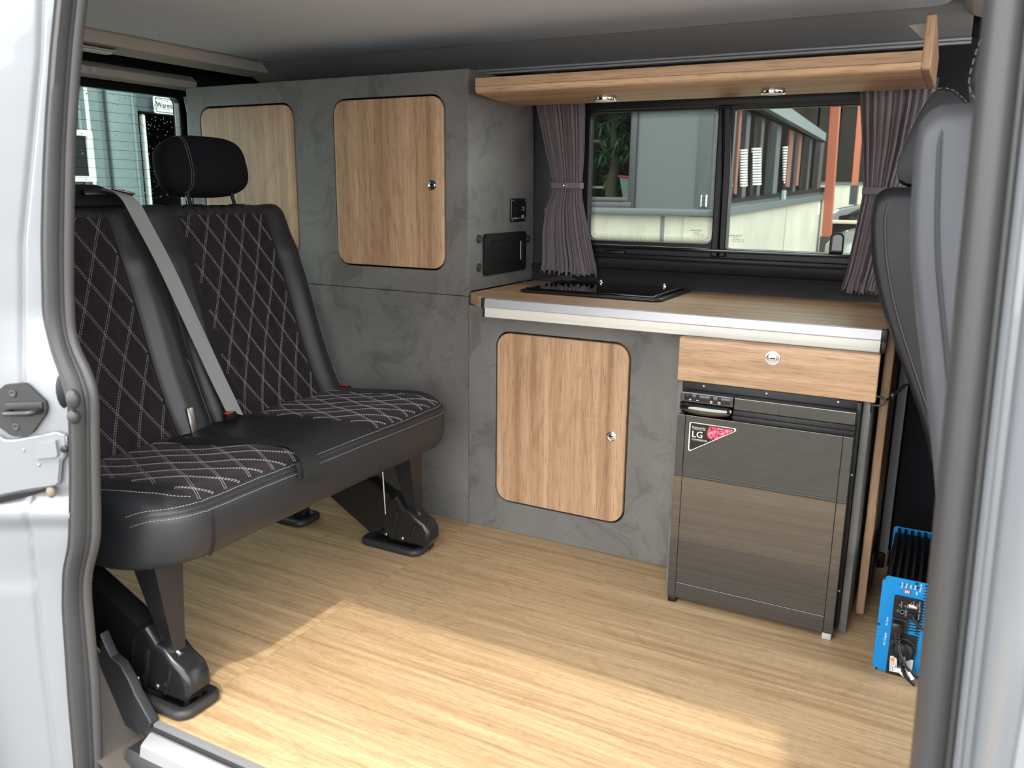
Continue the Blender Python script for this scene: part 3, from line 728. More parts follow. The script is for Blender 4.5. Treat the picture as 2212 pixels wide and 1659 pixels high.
# awning-style aluminium rail along the worktop front
rail = thing('accessory_rail', (0.6, -0.1, 0.67), 'silver and cream aluminium rail with black end caps along the worktop front', 'rail')
X0, X1 = 0.1165, 1.088
def px_(prof, x0, x1, name, mat): return MB().loft([[(x, y, z) for y, z in prof] for x in (x0, x1)]).build(name, mat, rail, 0.5)
px_([(-0.0990, 0.7005), (-0.1045, 0.7005), (-0.1075, 0.699), (-0.1130, 0.6795), (-0.1125, 0.6775), (-0.0990, 0.6775)], X0, X1, 'rail_upper', 'alu')
px_([(-0.0990, 0.6772), (-0.1085, 0.6772), (-0.1088, 0.6760), (-0.1088, 0.6600), (-0.1095, 0.6595), (-0.1095, 0.6520), (-0.108, 0.6505), (-0.0990, 0.6505)], X0, X1, 'rail_lower', 'alu_cream')
px_([(-0.0990, 0.6777), (-0.1105, 0.6777), (-0.1105, 0.6768), (-0.0990, 0.6768)], X0, X1, 'rail_line', 'oak_top')
for a, b in ((X0-0.009, X0), (X1, X1+0.013)):
    MB().box(a, b, -0.1145, -0.0990, 0.675, 0.7015, 0.002).build('end_cap', 'black', rail)
    MB().box(a+0.002, b, -0.1105, -0.0990, 0.650, 0.676, 0.002).build('end_cap', 'black', rail)

# hob with closed glass lid
hob = thing('hob', (0.33, 0.23, ZW), 'black built-in hob with a closed glass lid on the oak worktop', 'hob')
plate('hob_rim', [rrect(0.116, 0.537, 0.080, 0.374, 0.022, 8)], 0.008, 0.003, TOP(ZW+0.0085), 'blackpaint', hob)
plate('glass_lid', [rrect(0.130, 0.523, 0.094, 0.352, 0.012, 6)], 0.005, 0.0012, TOP(ZW+0.0135), 'glassblack', hob)
MB().box(0.140, 0.515, 0.3535, 0.3565, ZW+0.0085, ZW+0.0125).build('hinge_rod', 'steel', hob)
for x in (0.138, 0.515): MB().box(x-0.0012, x+0.0012, 0.10, 0.34, ZW+0.0130, ZW+0.0145).build('lid_edge', 'steel', hob)
for x in (0.262, 0.462):
    h = MB().box(x-0.008, x+0.008, 0.338, 0.360, ZW+0.0125, ZW+0.0165, 0.0015).build('lid_hinge', 'chrome', hob)
    MB().sphere((x, 0.345, ZW+0.0185), 0.0052, 0.0052, 0.0045).build('hinge_knob', 'chrome', h, 3.2)

# ---- wall shelf with two puck lamps
sh = thing('wall_shelf', (0.57, 0.13, 1.23), 'oak wall shelf with an upright end above the window', 'shelf')
prof = [(-0.0340, 1.2448), (-0.0345, 1.2442), (-0.0340, 1.2395), (-0.0315, 1.2335), (-0.024, 1.2285), (0.30, 1.2285), (0.30, 1.2448)]
L0, L1 = 0.0415, 1.1005
MB().loft([[(x if y < 0.1 else (x - 0.065 if x < 0.5 else x), y, z) for y, z in prof] for x in (L0, L0+0.003, L1)]).build('shelf_board', 'oak_h', sh, 0.9)
pl_ = [(-0.0345, 1.232), (-0.030, 1.2285), (0.30, 1.2285), (0.30, 1.30), (0.10, 1.325), (0.0, 1.338), (-0.026, 1.338), (-0.0345, 1.332)]
plate('end_upright', [pl_], 0.0175, 0.003, RIGHT(1.1175), 'oak_v', sh)
MB().prism([(1.066, 0.0, 1.322), (1.0995, -0.028, 1.324), (1.0995, 0.0, 1.324), (1.0995, 0.0, 1.290)], (0, 0.006, 0)).build('corner_bracket', 'cream', sh)
for x, y, lb in ((0.336, 0.150, 'left one under the middle of the wall shelf'), (0.769, 0.160, 'right one under the wall shelf near its upright end')):
    p = thing('puck_lamp', (x, y, 1.2285), 'round chrome puck lamp, the ' + lb, 'lamp', 'puck lamps under the shelf')
    MB().lathe((x, y, 1.2285), (0, 0, -1), [(0.0285, 0.0), (0.0295, 0.002), (0.0295, 0.0105), (0.0285, 0.0125), (0.024, 0.0125)], 32).build('lamp_housing', 'chrome', p, 0.7)
    MB().lathe((x, y, 1.2160), (0, 0, -1), [(0.0235, -0.001), (0.023, 0.0012), (0.015, 0.0016), (0, 0.0016)], 28).build('lamp_lens', 'lens', p, 0.7)

MB().box(L0, L1, -0.0345, -0.0150, 1.2453, 1.2665, 0.001).build('shelf_fascia', 'oak_h', sh)

# ---- refrigerator
YF = -0.184
fr_ = thing('refrigerator', (0.872, -0.1, 0), 'black compressor refrigerator with a glossy door under the oak drawer', 'refrigerator')
def UF(px, py, y=YF):
    q = at(px, py, 'y', y); return (q.x, q.z)
MB().box(0.684, 1.058, -0.150, 0.30, 0.022, 0.530, 0.003).build('body', 'gloss2', fr_)
# mounting flange round the body with small screws
fl = MB().box(0.6745, 1.0665, -0.140, -0.128, 0.505, 0.5475, 0.001).build('mounting_flange', 'black', fr_)
MB().box(1.0600, 1.0680, -0.150, -0.128, 0.016, 0.547, 0.001).build('side_flange', 'black', fr_)
for x in (0.725, 0.868, 1.02): MB().lathe((x, -0.140, 0.541), (0, -1, 0), [(0.0025, 0), (0.002, 0.001), (0, 0.001)], 8).build('flange_screw', 'steel', fl)
for z in (0.11, 0.385): MB().lathe((1.0640, -0.150, z), (0, -1, 0), [(0.0025, 0), (0.002, 0.001), (0, 0.001)], 8).build('flange_screw', 'steel', fl)
# upper face: control strip and blank strip
ZC0, ZC1 = 0.508, 0.5305
MB().box(0.682, 0.8045, -0.178, -0.150, ZC0, ZC1, 0.0015).build('control_strip', 'gloss', fr_, None)
MB().box(0.8055, 1.0625, -0.178, -0.150, ZC0-0.005, ZC1, 0.0015).build('blank_strip', 'gloss', fr_, None)
cs = MB().box(0.692, 0.797, -0.1788, -0.178, ZC0+0.003, ZC1-0.004, 0.0003).build('control_face', 'gloss2', fr_)
for x, sy in ((0.7055, '+'), (0.7225, '-'), (0.7545, '*'), (0.7725, 'o')):
    MB().sphere((x, -0.1795, 0.5235), 0.0042, 0.003, 0.0042).build('button', 'blackpaint', fr_, 3.2)
    if sy in '+-':
        g = MB().box(x-0.0026, x+0.0026, -0.1795, -0.1788, 0.5137, 0.5149)
        if sy == '+': g.box(x-0.0006, x+0.0006, -0.1795, -0.1788, 0.5117, 0.5169)
        g.build('button_symbol', 'white', fr_, None)
    else:
        nn_ = 6 if sy == '*' else 16
        c6 = [(x+0.0030*math.cos(2*PI*k/nn_), 0.5143+0.0030*math.sin(2*PI*k/nn_)) for k in range(nn_)]
        c5 = [(x+0.0018*math.cos(2*PI*k/nn_), 0.5143+0.0018*math.sin(2*PI*k/nn_)) for k in range(nn_)][::-1]
        plate('button_symbol', [c6, c5], 0.0005, 0, FRONT(-0.1793), 'white', fr_, None)
# black handle strip below
MB().box(0.8045, 1.0625, -0.176, -0.150, 0.478, 0.5015, 0.001).build('grip_channel', 'black', fr_)
MB().box(0.8055, 1.0625, -0.1815, -0.170, 0.4775, 0.4905, 0.002).build('grip_lip', 'black', fr_)
for x in (0.905, 1.058): MB().box(x-0.0006, x+0.0006, -0.1785, -0.178, 0.500, 0.512).build('strip_seam', 'black', fr_)
hd = []
for k in range(17):
    t = k/16; x = 0.681 + 0.121*t
    bul = math.sin(PI*min(1, max(0, t)))**0.6
    zt, zb = 0.5055 - 0.001*t, 0.4835 - 0.004*math.sin(PI*t)
    yo = -0.176 - 0.010*bul
    hd.append([(x, -0.165, zt), (x, yo+0.003, zt), (x, yo-0.001, zt-0.005), (x, yo-0.003, (zt+zb)/2), (x, yo-0.001, zb+0.004), (x, yo+0.004, zb), (x, -0.165, zb)])
MB().loft(hd).build('handle', 'gloss', fr_, 1.2)
# door: frame stiles and the glossy inset
dr_ = MB().box(0.679, 1.0625, -0.1815, -0.152, 0.017, 0.4775, 0.002).build('door', 'gloss2', fr_)
MB().box(0.679, 0.6985, -0.184, -0.1815, 0.017, 0.4775, 0.0008).build('door_stile', 'gloss', dr_, None)
MB().box(1.0420, 1.0625, -0.184, -0.1815, 0.017, 0.4775, 0.0008).build('door_stile', 'gloss', dr_, None)
MB().box(0.6990, 1.0415, -0.184, -0.1815, 0.017, 0.0570, 0.0008).build('door_bottom_rail', 'gloss', dr_, None)
MB().box(0.6990, 1.0415, -0.1838, -0.1815, 0.0575, 0.4775, 0.0008).build('door_glass', 'gloss', dr_, None)
for x in (0.690, 1.050): MB().box(x-0.010, x+0.010, -0.180, -0.16, 0.0, 0.017, 0.002).build('foot', 'rail' if x > 0.9 else 'black', fr_)
# triangular sticker
tri = [UF(1490, 911), UF(1600, 927), UF(1486, 976)]
def round_poly(P, r, n=5):
    out = []
    for i in range(len(P)):
        p, a, b = Vector(P[i]), Vector(P[i-1]), Vector(P[(i+1) % len(P)])
        u, v = (a-p).normalized(), (b-p).normalized(); h = u.angle(v)/2; d = r/math.tan(h)
        c = p + (u+v).normalized()*(r/math.sin(h)); s, e = p+u*d, p+v*d
        a0 = math.atan2(s.y-c.y, s.x-c.x); a1 = math.atan2(e.y-c.y, e.x-c.x); da = (a1-a0+PI) % (2*PI)-PI
        for k in range(n+1): out.append((c.x+r*math.cos(a0+da*k/n), c.y+r*math.sin(a0+da*k/n)))
    return out
def inset(P, k):
    c = Vector((sum(p[0] for p in P)/3, sum(p[1] for p in P)/3)); return [tuple(c+(Vector(p)-c)*k) for p in P]
st = tag(thing('door_sticker', (0.72, -0.1845, 0.45), 'black triangular sticker with LG COMPRESSOR lettering on the refrigerator door', 'sticker'))
def cw(p):
    a = sum(p[i-1][0]*p[i][1]-p[i][0]*p[i-1][1] for i in range(len(p))); return p if a > 0 else p[::-1]
big = cw(round_poly(tri, 0.004)); sml = cw(round_poly(inset(tri, 0.935), 0.0034)); mid = sml
plate('sticker_base', [big], 0.0003, 0, FRONT(-0.1842), 'black', st, None)
plate('sticker_border', [big, sml[::-1]], 0.0002, 0, FRONT(-0.1844), 'cream_print', st, None)
bx = [UF(1533, 921), UF(1584, 929), UF(1580, 932), UF(1541, 951), UF(1529, 945), UF(1527, 935)]
plate('crystal_print', [cw(bx)], 0.0002, 0, FRONT(-0.1844), 'pink', st, None)
def flat_text(s, px, py, size, mat, name='sticker_text', align='LEFT', y=-0.1845):
    x, z = UF(px, py)
    return text(name, s, size, FRONT(y) @ Matrix.Translation((x, z, 0)), mat, st, align=align, depth=0.0002)
flat_text('Powered by', 1495, 922, 0.0066, 'cream_print')
a_, b_ = UF(1496, 925.5), UF(1524, 929)
MB().box(a_[0], b_[0], -0.1845, -0.1843, a_[1]-0.0009, a_[1]-0.0002).build('sticker_line', 'cream_print', st)
lg = flat_text('LG', 1494, 937.5, 0.0215, 'cream_print')
lg2 = flat_text('LG', 1494.4, 937.5, 0.0215, 'cream_print', y=-0.18455)
flat_text('COMPRESSOR', 1494, 948.5, 0.0058, 'cream_print')

# ---- loose table board standing beside the kitchen, strap and ring
tb = thing('table_board', (1.104, -0.02, 0), 'narrow oak table board stored upright beside the refrigerator', 'board')
plate('board', [rrect(-0.032, 0.22, 0.002, 0.685, 0.012, 6)], 0.019, 0.004, RIGHT(1.1135), 'oak_v', tb)
MB().box(1.1135, 1.120, 0.0, 0.18, 0.05, 0.15, 0.003).build('leg_bracket', 'black', tb)
MB().lathe((1.1135, 0.06, 0.10), (1, 0, 0), [(0.03, 0), (0.03, 0.006), (0.02, 0.008), (0, 0.008)], 20).build('bracket_disc', 'blackpaint', tb)
strp = thing('retaining_strap', (1.095, -0.15, 0.55), 'black strap with a steel ring holding the oak board beside the drawer', 'strap')
rp = at(1905, 865, 'y', -0.150); rc = MB()
rc.tube([(1.0875, -0.139, rp.z+0.030), (1.0875, -0.139, rp.z-0.032)], 0.003, 6); rc.build('strap_plate', 'black', strp)
MB().tube([(1.0875+0.026*math.sin(a)*(1 if math.sin(a) > 0 else 0.05), -0.142, rp.z-0.004+0.011*math.cos(a)) for a in [PI*2*k/20 for k in range(20)]], 0.0026, 8).build('ring', 'blackpaint', strp, 1.2)
q0, q1, q2 = at(1912, 866, 'y', -0.142), at(1928, 855, 'y', -0.12), at(1955, 832, 'y', -0.06)
MB().tube([q0, q1], 0.0026, 8).build('hook', 'chrome', strp, 1.2)
MB().tube([q1 + Vector((-0.003, 0, -0.002)), q1, q2], [0.006, 0.0085, 0.0085], 8, flat=0.35).build('webbing', 'belt_black', strp, 1.2)
MB().sphere(q1, 0.006, 0.006, 0.009).build('hook_swivel', 'blackpaint', strp, 3.2)

# ---- inverter
inv = thing('inverter', (1.25, -0.25, 0), 'blue inverter on the floor with black plugs and cables in its face', 'inverter')
YI = -0.256
def UI(px, py):
    q = at(px, py, 'y', YI); return (q.x, q.z)
xi0, xi1, zi1 = 1.153, 1.330, 0.2155
plate('face_plate', [[(xi0+0.006, 0.002), (xi1-0.006, 0.002), (xi1, 0.012), (xi1, zi1-0.016), (xi1-0.012, zi1), (xi0+0.008, zi1), (xi0, zi1-0.012), (xi0, 0.012)]], 0.003, 0.0005, FRONT(YI), 'blue', inv)
bd = MB().box(xi0+0.004, xi1-0.004, YI+0.003, 0.040, 0.006, 0.200).build('case', 'black', inv)
for k in range(12):
    x = xi0+0.012+k*0.0138
    MB().box(x-0.0025, x+0.0025, YI+0.004, 0.040, 0.200, 0.2125).build('cooling_fin', 'black', bd)
plate('back_plate', [rrect(xi0, xi1, 0.004, 0.2138, 0.006)], 0.003, 0.0005, FRONT(0.044), 'blue', inv)
def disc(name, px, py, r, mat, parent, h=0.001):
    x, z = UI(px, py); return MB().lathe((x, YI, z), (0, -1, 0), [(r, 0), (r, h), (0, h)], 14).build(name, mat, parent)
for px, py in ((1911.5, 1249), (2001, 1266), (1898.5, 1347.5), (1893, 1443), (1958, 1458)): disc('face_screw', px, py, 0.0024, 'blackpaint', inv)
for px, py in ((1944, 1262), (1954, 1263.5), (1963.5, 1265.5), (1973, 1267.5)): disc('led', px, py, 0.0015, 'green_led', inv, 0.0015)
for px, py in ((1981, 1261), (1983, 1270)): disc('hole_cap', px, py, 0.0026, 'blackpaint', inv)
def turned(s, px, py, size, mat='white', name='face_text'):
    x, z = UI(px, py)
    return text(name, s, size, frame((x, YI-0.0002, z), (0, 0, 1), (-1, 0, 0)), mat, inv, depth=0.0002, shear=0.12)
for s, px, py, sz in (('Power', 1948.5, 1263.5, 0.0052), ('Float', 1958, 1265.5, 0.0052), ('ABS', 1967.5, 1268, 0.0052), ('Bulk', 1977, 1269.5, 0.0052), ('Wake up', 1988.5, 1271, 0.0050), ('DIP', 1980.5, 1282, 0.0050), ('AC Input', 1916, 1342, 0.0052), ('AC Output', 1911.5, 1380, 0.0062)): turned(s, px, py, sz)
def facebox(name, c, d, mat, b=0.001, off=0.0, r=None):
    """box proud of the face from the photo corners (left-top and right-bottom)"""
    (x0, z1), (x1, z0) = UI(*c[0]), UI(*c[1])
    return MB().box(x0, x1, YI-off-d, YI-off, z0, z1, b).build(name, mat, inv)
sw = facebox('switch_block', ((1953, 1272.5), (1966, 1281.5)), 0.003, 'red', 0.0004)
x, z = UI(1960, 1277); 
for dx in (-0.003, 0.0, 0.003): MB().box(x+dx-0.0007, x+dx+0.0007, YI-0.0042, YI-0.003, z-0.0025, z+0.0025).build('switch_lever', 'white', sw)
x0, zq1 = UI(1933, 1283.5); x1, _ = UI(1995, 1292); _, zq0 = UI(1929, 1329)
plate('control_module', [rrect(x0, x1, zq0, zq1, 0.003)], 0.006, 0.001, FRONT(YI-0.006), 'black', inv)
MB().lathe((UI(1949, 1319)[0], YI-0.006, UI(1949, 1319)[1]), (0, -1, 0), [(0.0042, 0), (0.0042, 0.0004), (0.0036, 0.0004), (0.0036, 0.0), ], 20).build('power_symbol', 'rail', inv)
x, z = UI(1973, 1308.5); MB().box(x-0.0085, x+0.0085, YI-0.0072, YI-0.006, z-0.004, z+0.004, 0.0005).build('usb_port', 'steel', inv); MB().box(x-0.0065, x+0.0065, YI-0.0076, YI-0.007, z-0.0013, z+0.0013).build('usb_tongue', 'label', inv)
for s, px, py in (('Inverter', 1948, 1303), ('Fault', 1961, 1307), ('AC In', 1974, 1301), ('Bypass', 1986.5, 1302), ('USB 5V', 1987, 1315), ('ON/OFF', 1957.5, 1322), ('Remote', 1984.5, 1330), ('I/O', 1940, 1316)):
    x, z = UI(px, py); text('module_text', s, 0.0042, frame((x, YI-0.0062, z), (0, 0, 1), (-1, 0, 0)), 'rail', inv, depth=0.0002)
for px, py in ((1944, 1304), (1956, 1306.5), (1969, 1300.5), (1982, 1303)):
    x, z = UI(px, py); MB().lathe((x, YI-0.006, z), (0, -1, 0), [(0.001, 0), (0.001, 0.0004), (0, 0.0004)], 8).build('module_led', 'rail', inv)
pj = facebox('data_plug', ((1964, 1320), (1979, 1332)), 0.006, 'black', 0.001, 0.006)
MB().tube([Vector((UI(1971, 1327)[0], YI-0.012, UI(1971, 1327)[1])), Vector((UI(1984, 1342)[0], YI-0.022, UI(1984, 1342)[1])), Vector((UI(1998, 1350)[0], YI-0.025, UI(1998, 1350)[1])), Vector((1.27, YI-0.03, 0.09))], 0.003, 8).build('data_cable', 'black', inv, 1.2)
# slots: row down the edge and four long ones
slots = [(2004.5 - 1.55*k, 1274.5 + 6.35*k) for k in range(30)]
for px, py in slots:
    x, z = UI(px, py)
    plate('vent_slot', [rrect(x-0.0055, x+0.0055, z-0.0013, z+0.0013, 0.0012, 3)], 0.0004, 0, FRONT(YI-0.0003), 'black', inv, None)
for k in range(4):
    x, z = UI(1975.5-0.6*k, 1345 + 6.2*k)
    plate('vent_slot', [rrect(x-0.010, x+0.010, z-0.0012, z+0.0012, 0.0011, 3)], 0.0004, 0, FRONT(YI-0.0003), 'black', inv, None)
x0, zq1 = UI(1927.5, 1331); x1, _ = UI(1964, 1338); _, zq0 = UI(1925, 1358.5)
plate('inlet_socket', [rrect(x0, x1, zq0, zq1, 0.003)], 0.005, 0.001, FRONT(YI-0.005), 'blackgrain', inv)
x, z = UI(1939, 1346)
pg = MB().box(x-0.0105, x+0.0105, YI-0.026, YI-0.005, z-0.011, z+0.010, 0.003).build('power_plug', 'blackpaint', inv)
zz = z-0.011
MB().tube([(x, YI-0.017, zz+0.004), (x+0.001, YI-0.019, zz-0.008), (x+0.003, YI-0.021, zz-0.018), (x+0.006, YI-0.023, zz-0.026)], [0.0085, 0.007, 0.006, 0.0055], 12).build('strain_relief', 'blackpaint', pg, 0.5)
for k in range(3): MB().tube([(x+0.001+0.0022*k, YI-0.019-0.0015*k, zz-0.007-0.007*k), (x+0.0015+0.0022*k, YI-0.0195-0.0015*k, zz-0.0095-0.007*k)], 0.0083-0.0006*k, 12).build('relief_rib', 'black', pg)
MB().tube([(x+0.006, YI-0.023, zz-0.026), (x+0.013, YI-0.028, zz-0.045), (x+0.028, YI-0.034, zz-0.066), (x+0.045, YI-0.035, zz-0.078), (x+0.075, YI-0.03, zz-0.085)], 0.0036, 10).build('power_cable', 'blackpaint', inv, 1.2)
# socket with the round plug
x0, zq1 = UI(1924.5, 1361); x1, _ = UI(1982, 1372); _, zq0 = UI(1915, 1450)
plate('outlet_socket', [rrect(x0, x1, zq0, zq1, 0.0015), ], 0.006, 0.0012, FRONT(YI-0.006), 'black', inv)
x, z = UI(1950, 1399)
MB().lathe((x, YI-0.006, z), (0, -1, 0), [(0.0255, 0), (0.0255, 0.002), (0.0235, 0.0025), (0.0225, 0.001)], 36).build('outlet_ring', 'blackgrain', inv, 0.6)
rp_ = MB().lathe((x, YI-0.006, z), (0, -1, 0), [(0.0205, 0), (0.020, 0.010), (0.017, 0.016), (0.010, 0.019), (0, 0.019)], 32).build('round_plug', 'black', inv, 0.8)
MB().tube([(x, YI-0.018, z-0.010), (x+0.001, YI-0.026, z-0.020), (x+0.003, YI-0.033, z-0.026)], [0.010, 0.0085, 0.0095], 14).build('plug_neck', 'blackpaint', rp_, 1.2)
MB().tube([(x+0.002, YI-0.030, z-0.024), (x+0.012, YI-0.034, z-0.044), (x+0.03, YI-0.03, z-0.060)], 0.0042, 10).build('plug_cable', 'blackpaint', rp_, 1.2)
rl_ = plate('rating_label', [[UI(1923.5, 1413.5), UI(1973.5, 1423), UI(1969, 1455), UI(1921, 1446)][::-1]], 0.0003, 0, FRONT(YI-0.0064), 'label', inv, None)
x, z = UI(1928.5, 1421); MB().lathe((x, YI-0.0065, z), (0, -1, 0), [(0.0045, 0), (0.0045, 0.0003), (0, 0.0003)], 18).build('label_dot', 'orange_dot', rl_)
x, z = UI(1924.5, 1436)
for k, (s, sz, cc) in enumerate((('ONE power', 0.0050, 'display_blue'), ('A/91G  230V', 0.0042, 'black'), ('CW', 0.0045, 'black'))):
    text('label_text', s, sz, frame((x+0.0045*k, YI-0.0068, z+0.002), (0, 0, 1), (-1, 0, 0)), cc, rl_, depth=0.0002)
for k in range(4):
    xx = UI(1936+2.6*k, 1423)[0]; MB().box(xx-0.0005, xx+0.0005, YI-0.0067, YI-0.0065, z-0.002, z+0.013).build('label_line', 'rail', rl_)
# wrapped white cable flag
xq, zq = UI(1958, 1438)
fg = MB().obox((xq, YI-0.030, zq-0.002), Vector((0.012, 0.0, -0.009)), Vector((0.0, -0.0004, 0)), Vector((0.005, 0, 0.0068)), 0.0).build('cable_flag', 'label', inv)
MB().tube([(xq+0.006, YI-0.034, zq+0.008), (xq+0.014, YI-0.034, zq-0.007)], 0.0045, 12).build('flag_roll', 'white', fg, 1.0)
MB().lathe((xq-0.004, YI-0.0305, zq+0.003), (0, -1, 0), [(0.005, 0), (0.005, 0.0004), (0.0034, 0.0004), (0.0034, 0)], 18).build('flag_mark', 'black', fg)
text('flag_text', 'C/E 16A', 0.0040, frame((xq+0.001, YI-0.0312, zq-0.008), (0.9, 0, -0.42), (0.42, 0, 0.9)), 'black', fg, depth=0.0002)

# ---- curtains
def curtain(name, prof, y0, label, folds, tie_z, tie_x, seed):
    """prof: (z, x left, x right) rows; gathered cloth with sharp folds"""
    rr = random.Random(seed)
    t = thing(name, ((prof[0][1]+prof[0][2])/2, y0, prof[-1][0]), label, 'curtain', 'window curtains tied with a cloth band')
    n, nz = folds*16, 70
    ph = [rr.uniform(-0.35, 0.35) for _ in range(folds+1)]
    am = [rr.uniform(0.75, 1.25) for _ in range(folds+1)]
    z_top, z_bot = prof[0][0], prof[-1][0]
    tabL = sorted([(p[0], p[1]) for p in prof]); tabR = sorted([(p[0], p[2]) for p in prof])
    b = MB(); rows = []
    for i in range(nz+1):
        s = i/nz; z = z_top + (z_bot-z_top)*s
        xl = (interp(tabL, z-0.012)+interp(tabL, z)+interp(tabL, z+0.012))/3; xr = (interp(tabR, z-0.012)+interp(tabR, z)+interp(tabR, z+0.012))/3
        row = []
        pinch = math.exp(-((z-tie_z)/0.10)**2)
        for k in range(n+1):
            u = k/n; f = u*folds
            j = min(int(f), folds-1); fx_ = f-j
            p = ph[j]*(1-fx_)+ph[j+1]*fx_; a = am[j]*(1-fx_)+am[j+1]*fx_
            amp = 0.0085*a*(1-0.45*pinch)*(1 + 0.35*math.sin(3*s+j))
            w_ = math.sin(2*PI*f+p*4+1.2*s*ph[j])
            hem = max(0, (s-0.94)/0.06); top_ = max(0, 1-s/0.05)
            amp *= (1-0.35*top_)
            yy = y0 - amp*w_*(abs(w_)**0.25) - 0.010*math.sin(PI*u) - 0.012*hem*(0.5+0.5*math.sin(2*PI*f*1.0+2))
            xx = xl + (xr-xl)*u + 0.0022*math.sin(4*PI*f+p)*(1-pinch*0.5) + 0.0016*hem*math.sin(2*PI*f*2.3+seed)
            zz = z + (0.006*math.sin(2*PI*f*0.9+p*3)*hem) + 0.012*(1-u)*s*(0.3)
            row.append((xx, yy, zz))
        rows.append(row)
    b.loft(rows, False)
    c = b.build('cloth', 'curtain', t, 1.5)
    so = c.modifiers.new('thick', 'SOLIDIFY'); so.thickness = 0.0012
    # tie band
    tx0, tx1 = tie_x
    tb_ = MB(); k = 20; ring_f = [(tx0-0.002+(tx1-tx0+0.004)*q/k, y0-0.016-0.010*math.sin(PI*q/k)) for q in range(k+1)]
    ring_b = [(x_, y0+0.012) for x_, _ in ring_f[::-1]]
    tb_.loft([[(x_, y_-0.0015, z_) for x_, y_ in ring_f+ring_b] for z_ in (tie_z-0.0085, tie_z-0.0075, tie_z+0.0075, tie_z+0.0085)])
    tbo = tb_.build('tie_band', 'curtain', t, 0.9)
    return t, tbo, y0
cl, tbo, yc = curtain('curtain', [(1.252, 0.014, 0.178), (1.20, 0.030, 0.180), (1.10, 0.056, 0.181), (1.00, 0.082, 0.177), (0.975, 0.082, 0.176), (0.93, 0.058, 0.186), (0.84, 0.048, 0.208), (0.77, 0.050, 0.228), (0.745, 0.046, 0.237), (0.728, 0.042, 0.240)], 0.375, 'grey tied-back curtain at the left end of the window', 11, 0.998, (0.083, 0.176), 3)
xb = 0.132
MB().lathe((xb, yc-0.0275, 0.998), (0, -1, 0), [(0.006, 0), (0.006, 0.001), (0.0048, 0.0018), (0.0036, 0.001), (0, 0.001)], 16).build('press_stud', 'chrome', tbo)
for x, z in ((0.060, 1.096), (0.058, 0.924)):
    MB().lathe((x, yc-0.010, z), (-0.8, -0.6, 0), [(0.0055, 0), (0.0055, 0.001), (0.0045, 0.002), (0, 0.001)], 14).build('press_stud', 'steel', cl)
cr, tbo, yc = curtain('curtain', [(1.262, 0.940, 1.120), (1.20, 0.947, 1.118), (1.10, 0.962, 1.100), (1.00, 0.974, 1.072), (0.98, 0.975, 1.070), (0.93, 0.970, 1.068), (0.85, 0.962, 1.060), (0.77, 0.953, 1.048), (0.745, 0.947, 1.042), (0.726, 0.945, 1.044)], 0.375, 'grey tied-back curtain at the right end of the window by the front seat', 11, 0.990, (0.975, 1.071), 8)
for dx in (-0.004, 0.005):
    MB().lathe((1.035+dx, yc-0.0275, 0.990+dx*0.5), (0, -1, 0), [(0.0028, 0), (0.0028, 0.001), (0, 0.001)], 10).build('press_stud', 'steel', tbo)

# ================================================================== REAR BENCH
P0 = Vector((-0.42, 0, 0.42)); LV = Vector((-0.297, 0, 0.955)); NV = Vector((0.955, 0, 0.297))
HB = 0.545; YA, YB = -1.105, -0.105
bench = thing('bench_seat', (-0.2, -0.6, 0), 'black double bench seat with white diamond stitching on four floor feet', 'seat')
def sst(a, b, x):
    t = max(0, min(1, (x-a)/(b-a))); return t*t*(3-2*t)
PAN = [(-1.012, -0.705), (-0.502, -0.197)]           # quilted back panels (y)
PH0, PH1 = -0.05, 0.525
QW, QH = 0.064, 0.122
QO = [(-0.804, 0.36), (-0.387, 0.418)]
def qdist(y, h, W, Hh, o):
    """distance to the nearest of the two families of stitch lines"""
    k = 1/math.hypot(1/W, 1/Hh); a = (y-o[0])/W; b = (h-o[1])/Hh
    return abs((a+b)-round(a+b))*k, abs((a-b)-round(a-b))*k
def panel_of(y, pans):
    for i, (a, b) in enumerate(pans):
        if a <= y <= b: return i
    return None
def quilt(y, h, W, Hh, o, edge):
    d1, d2 = qdist(y, h, W, Hh, o); d = min(d1, d2)
    return (0.0045*(1-math.exp(-(d/0.009)**2)))*edge
def back_d(y, h):
    """height of the back rest front above its base plane"""
    base = 0.010*math.sin(PI*max(0, min(1, h/HB))) + 0.020*max(0, 1-h/0.20)**2
    bol = 0.0
    for a, b in PAN:
        pass
    dist = min([max(a-y, y-b, 0) if not (a <= y <= b) else 0 for a, b in PAN])
    bol = 0.022*sst(0.0, 0.045, dist)*(0.55+0.45*sst(0.50, 0.30, h))
    if -0.70 < y < -0.505: bol -= 0.016*math.exp(-((y+0.600)/0.022)**2)
    kink = 0.004*math.exp(-((h-0.40)/0.03)**2)*sst(0, 0.02, dist)
    i = panel_of(y, PAN)
    q = 0
    if i is not None:
        a, b = PAN[i]
        e = sst(0, 0.012, y-a)*sst(0, 0.012, b-y)*sst(PH0-0.01, PH0+0.012, h)*sst(PH1+0.006, PH1-0.012, h)
        q = quilt(y, h, QW, QH, QO[i], e) - 0.003*(1-e)
    return base + bol + kink + q
TH = 0.10; RT_ = 0.035; RY = 0.045
def endin(y, r, ya, yb):
    e = min(y-ya, yb-y); e = max(e, 0)
    return 0 if e >= r else r - math.sqrt(max(0, r*r-(r-e)**2))
def back_pt(y, h, out=0.0):
    dl = endin(y, RY, YA, YB)
    return P0 + Vector((0, y, 0)) + LV*(h if h < HB-RT_-0.0 else h) + NV*(back_d(y, h) - dl*0.9 + out)
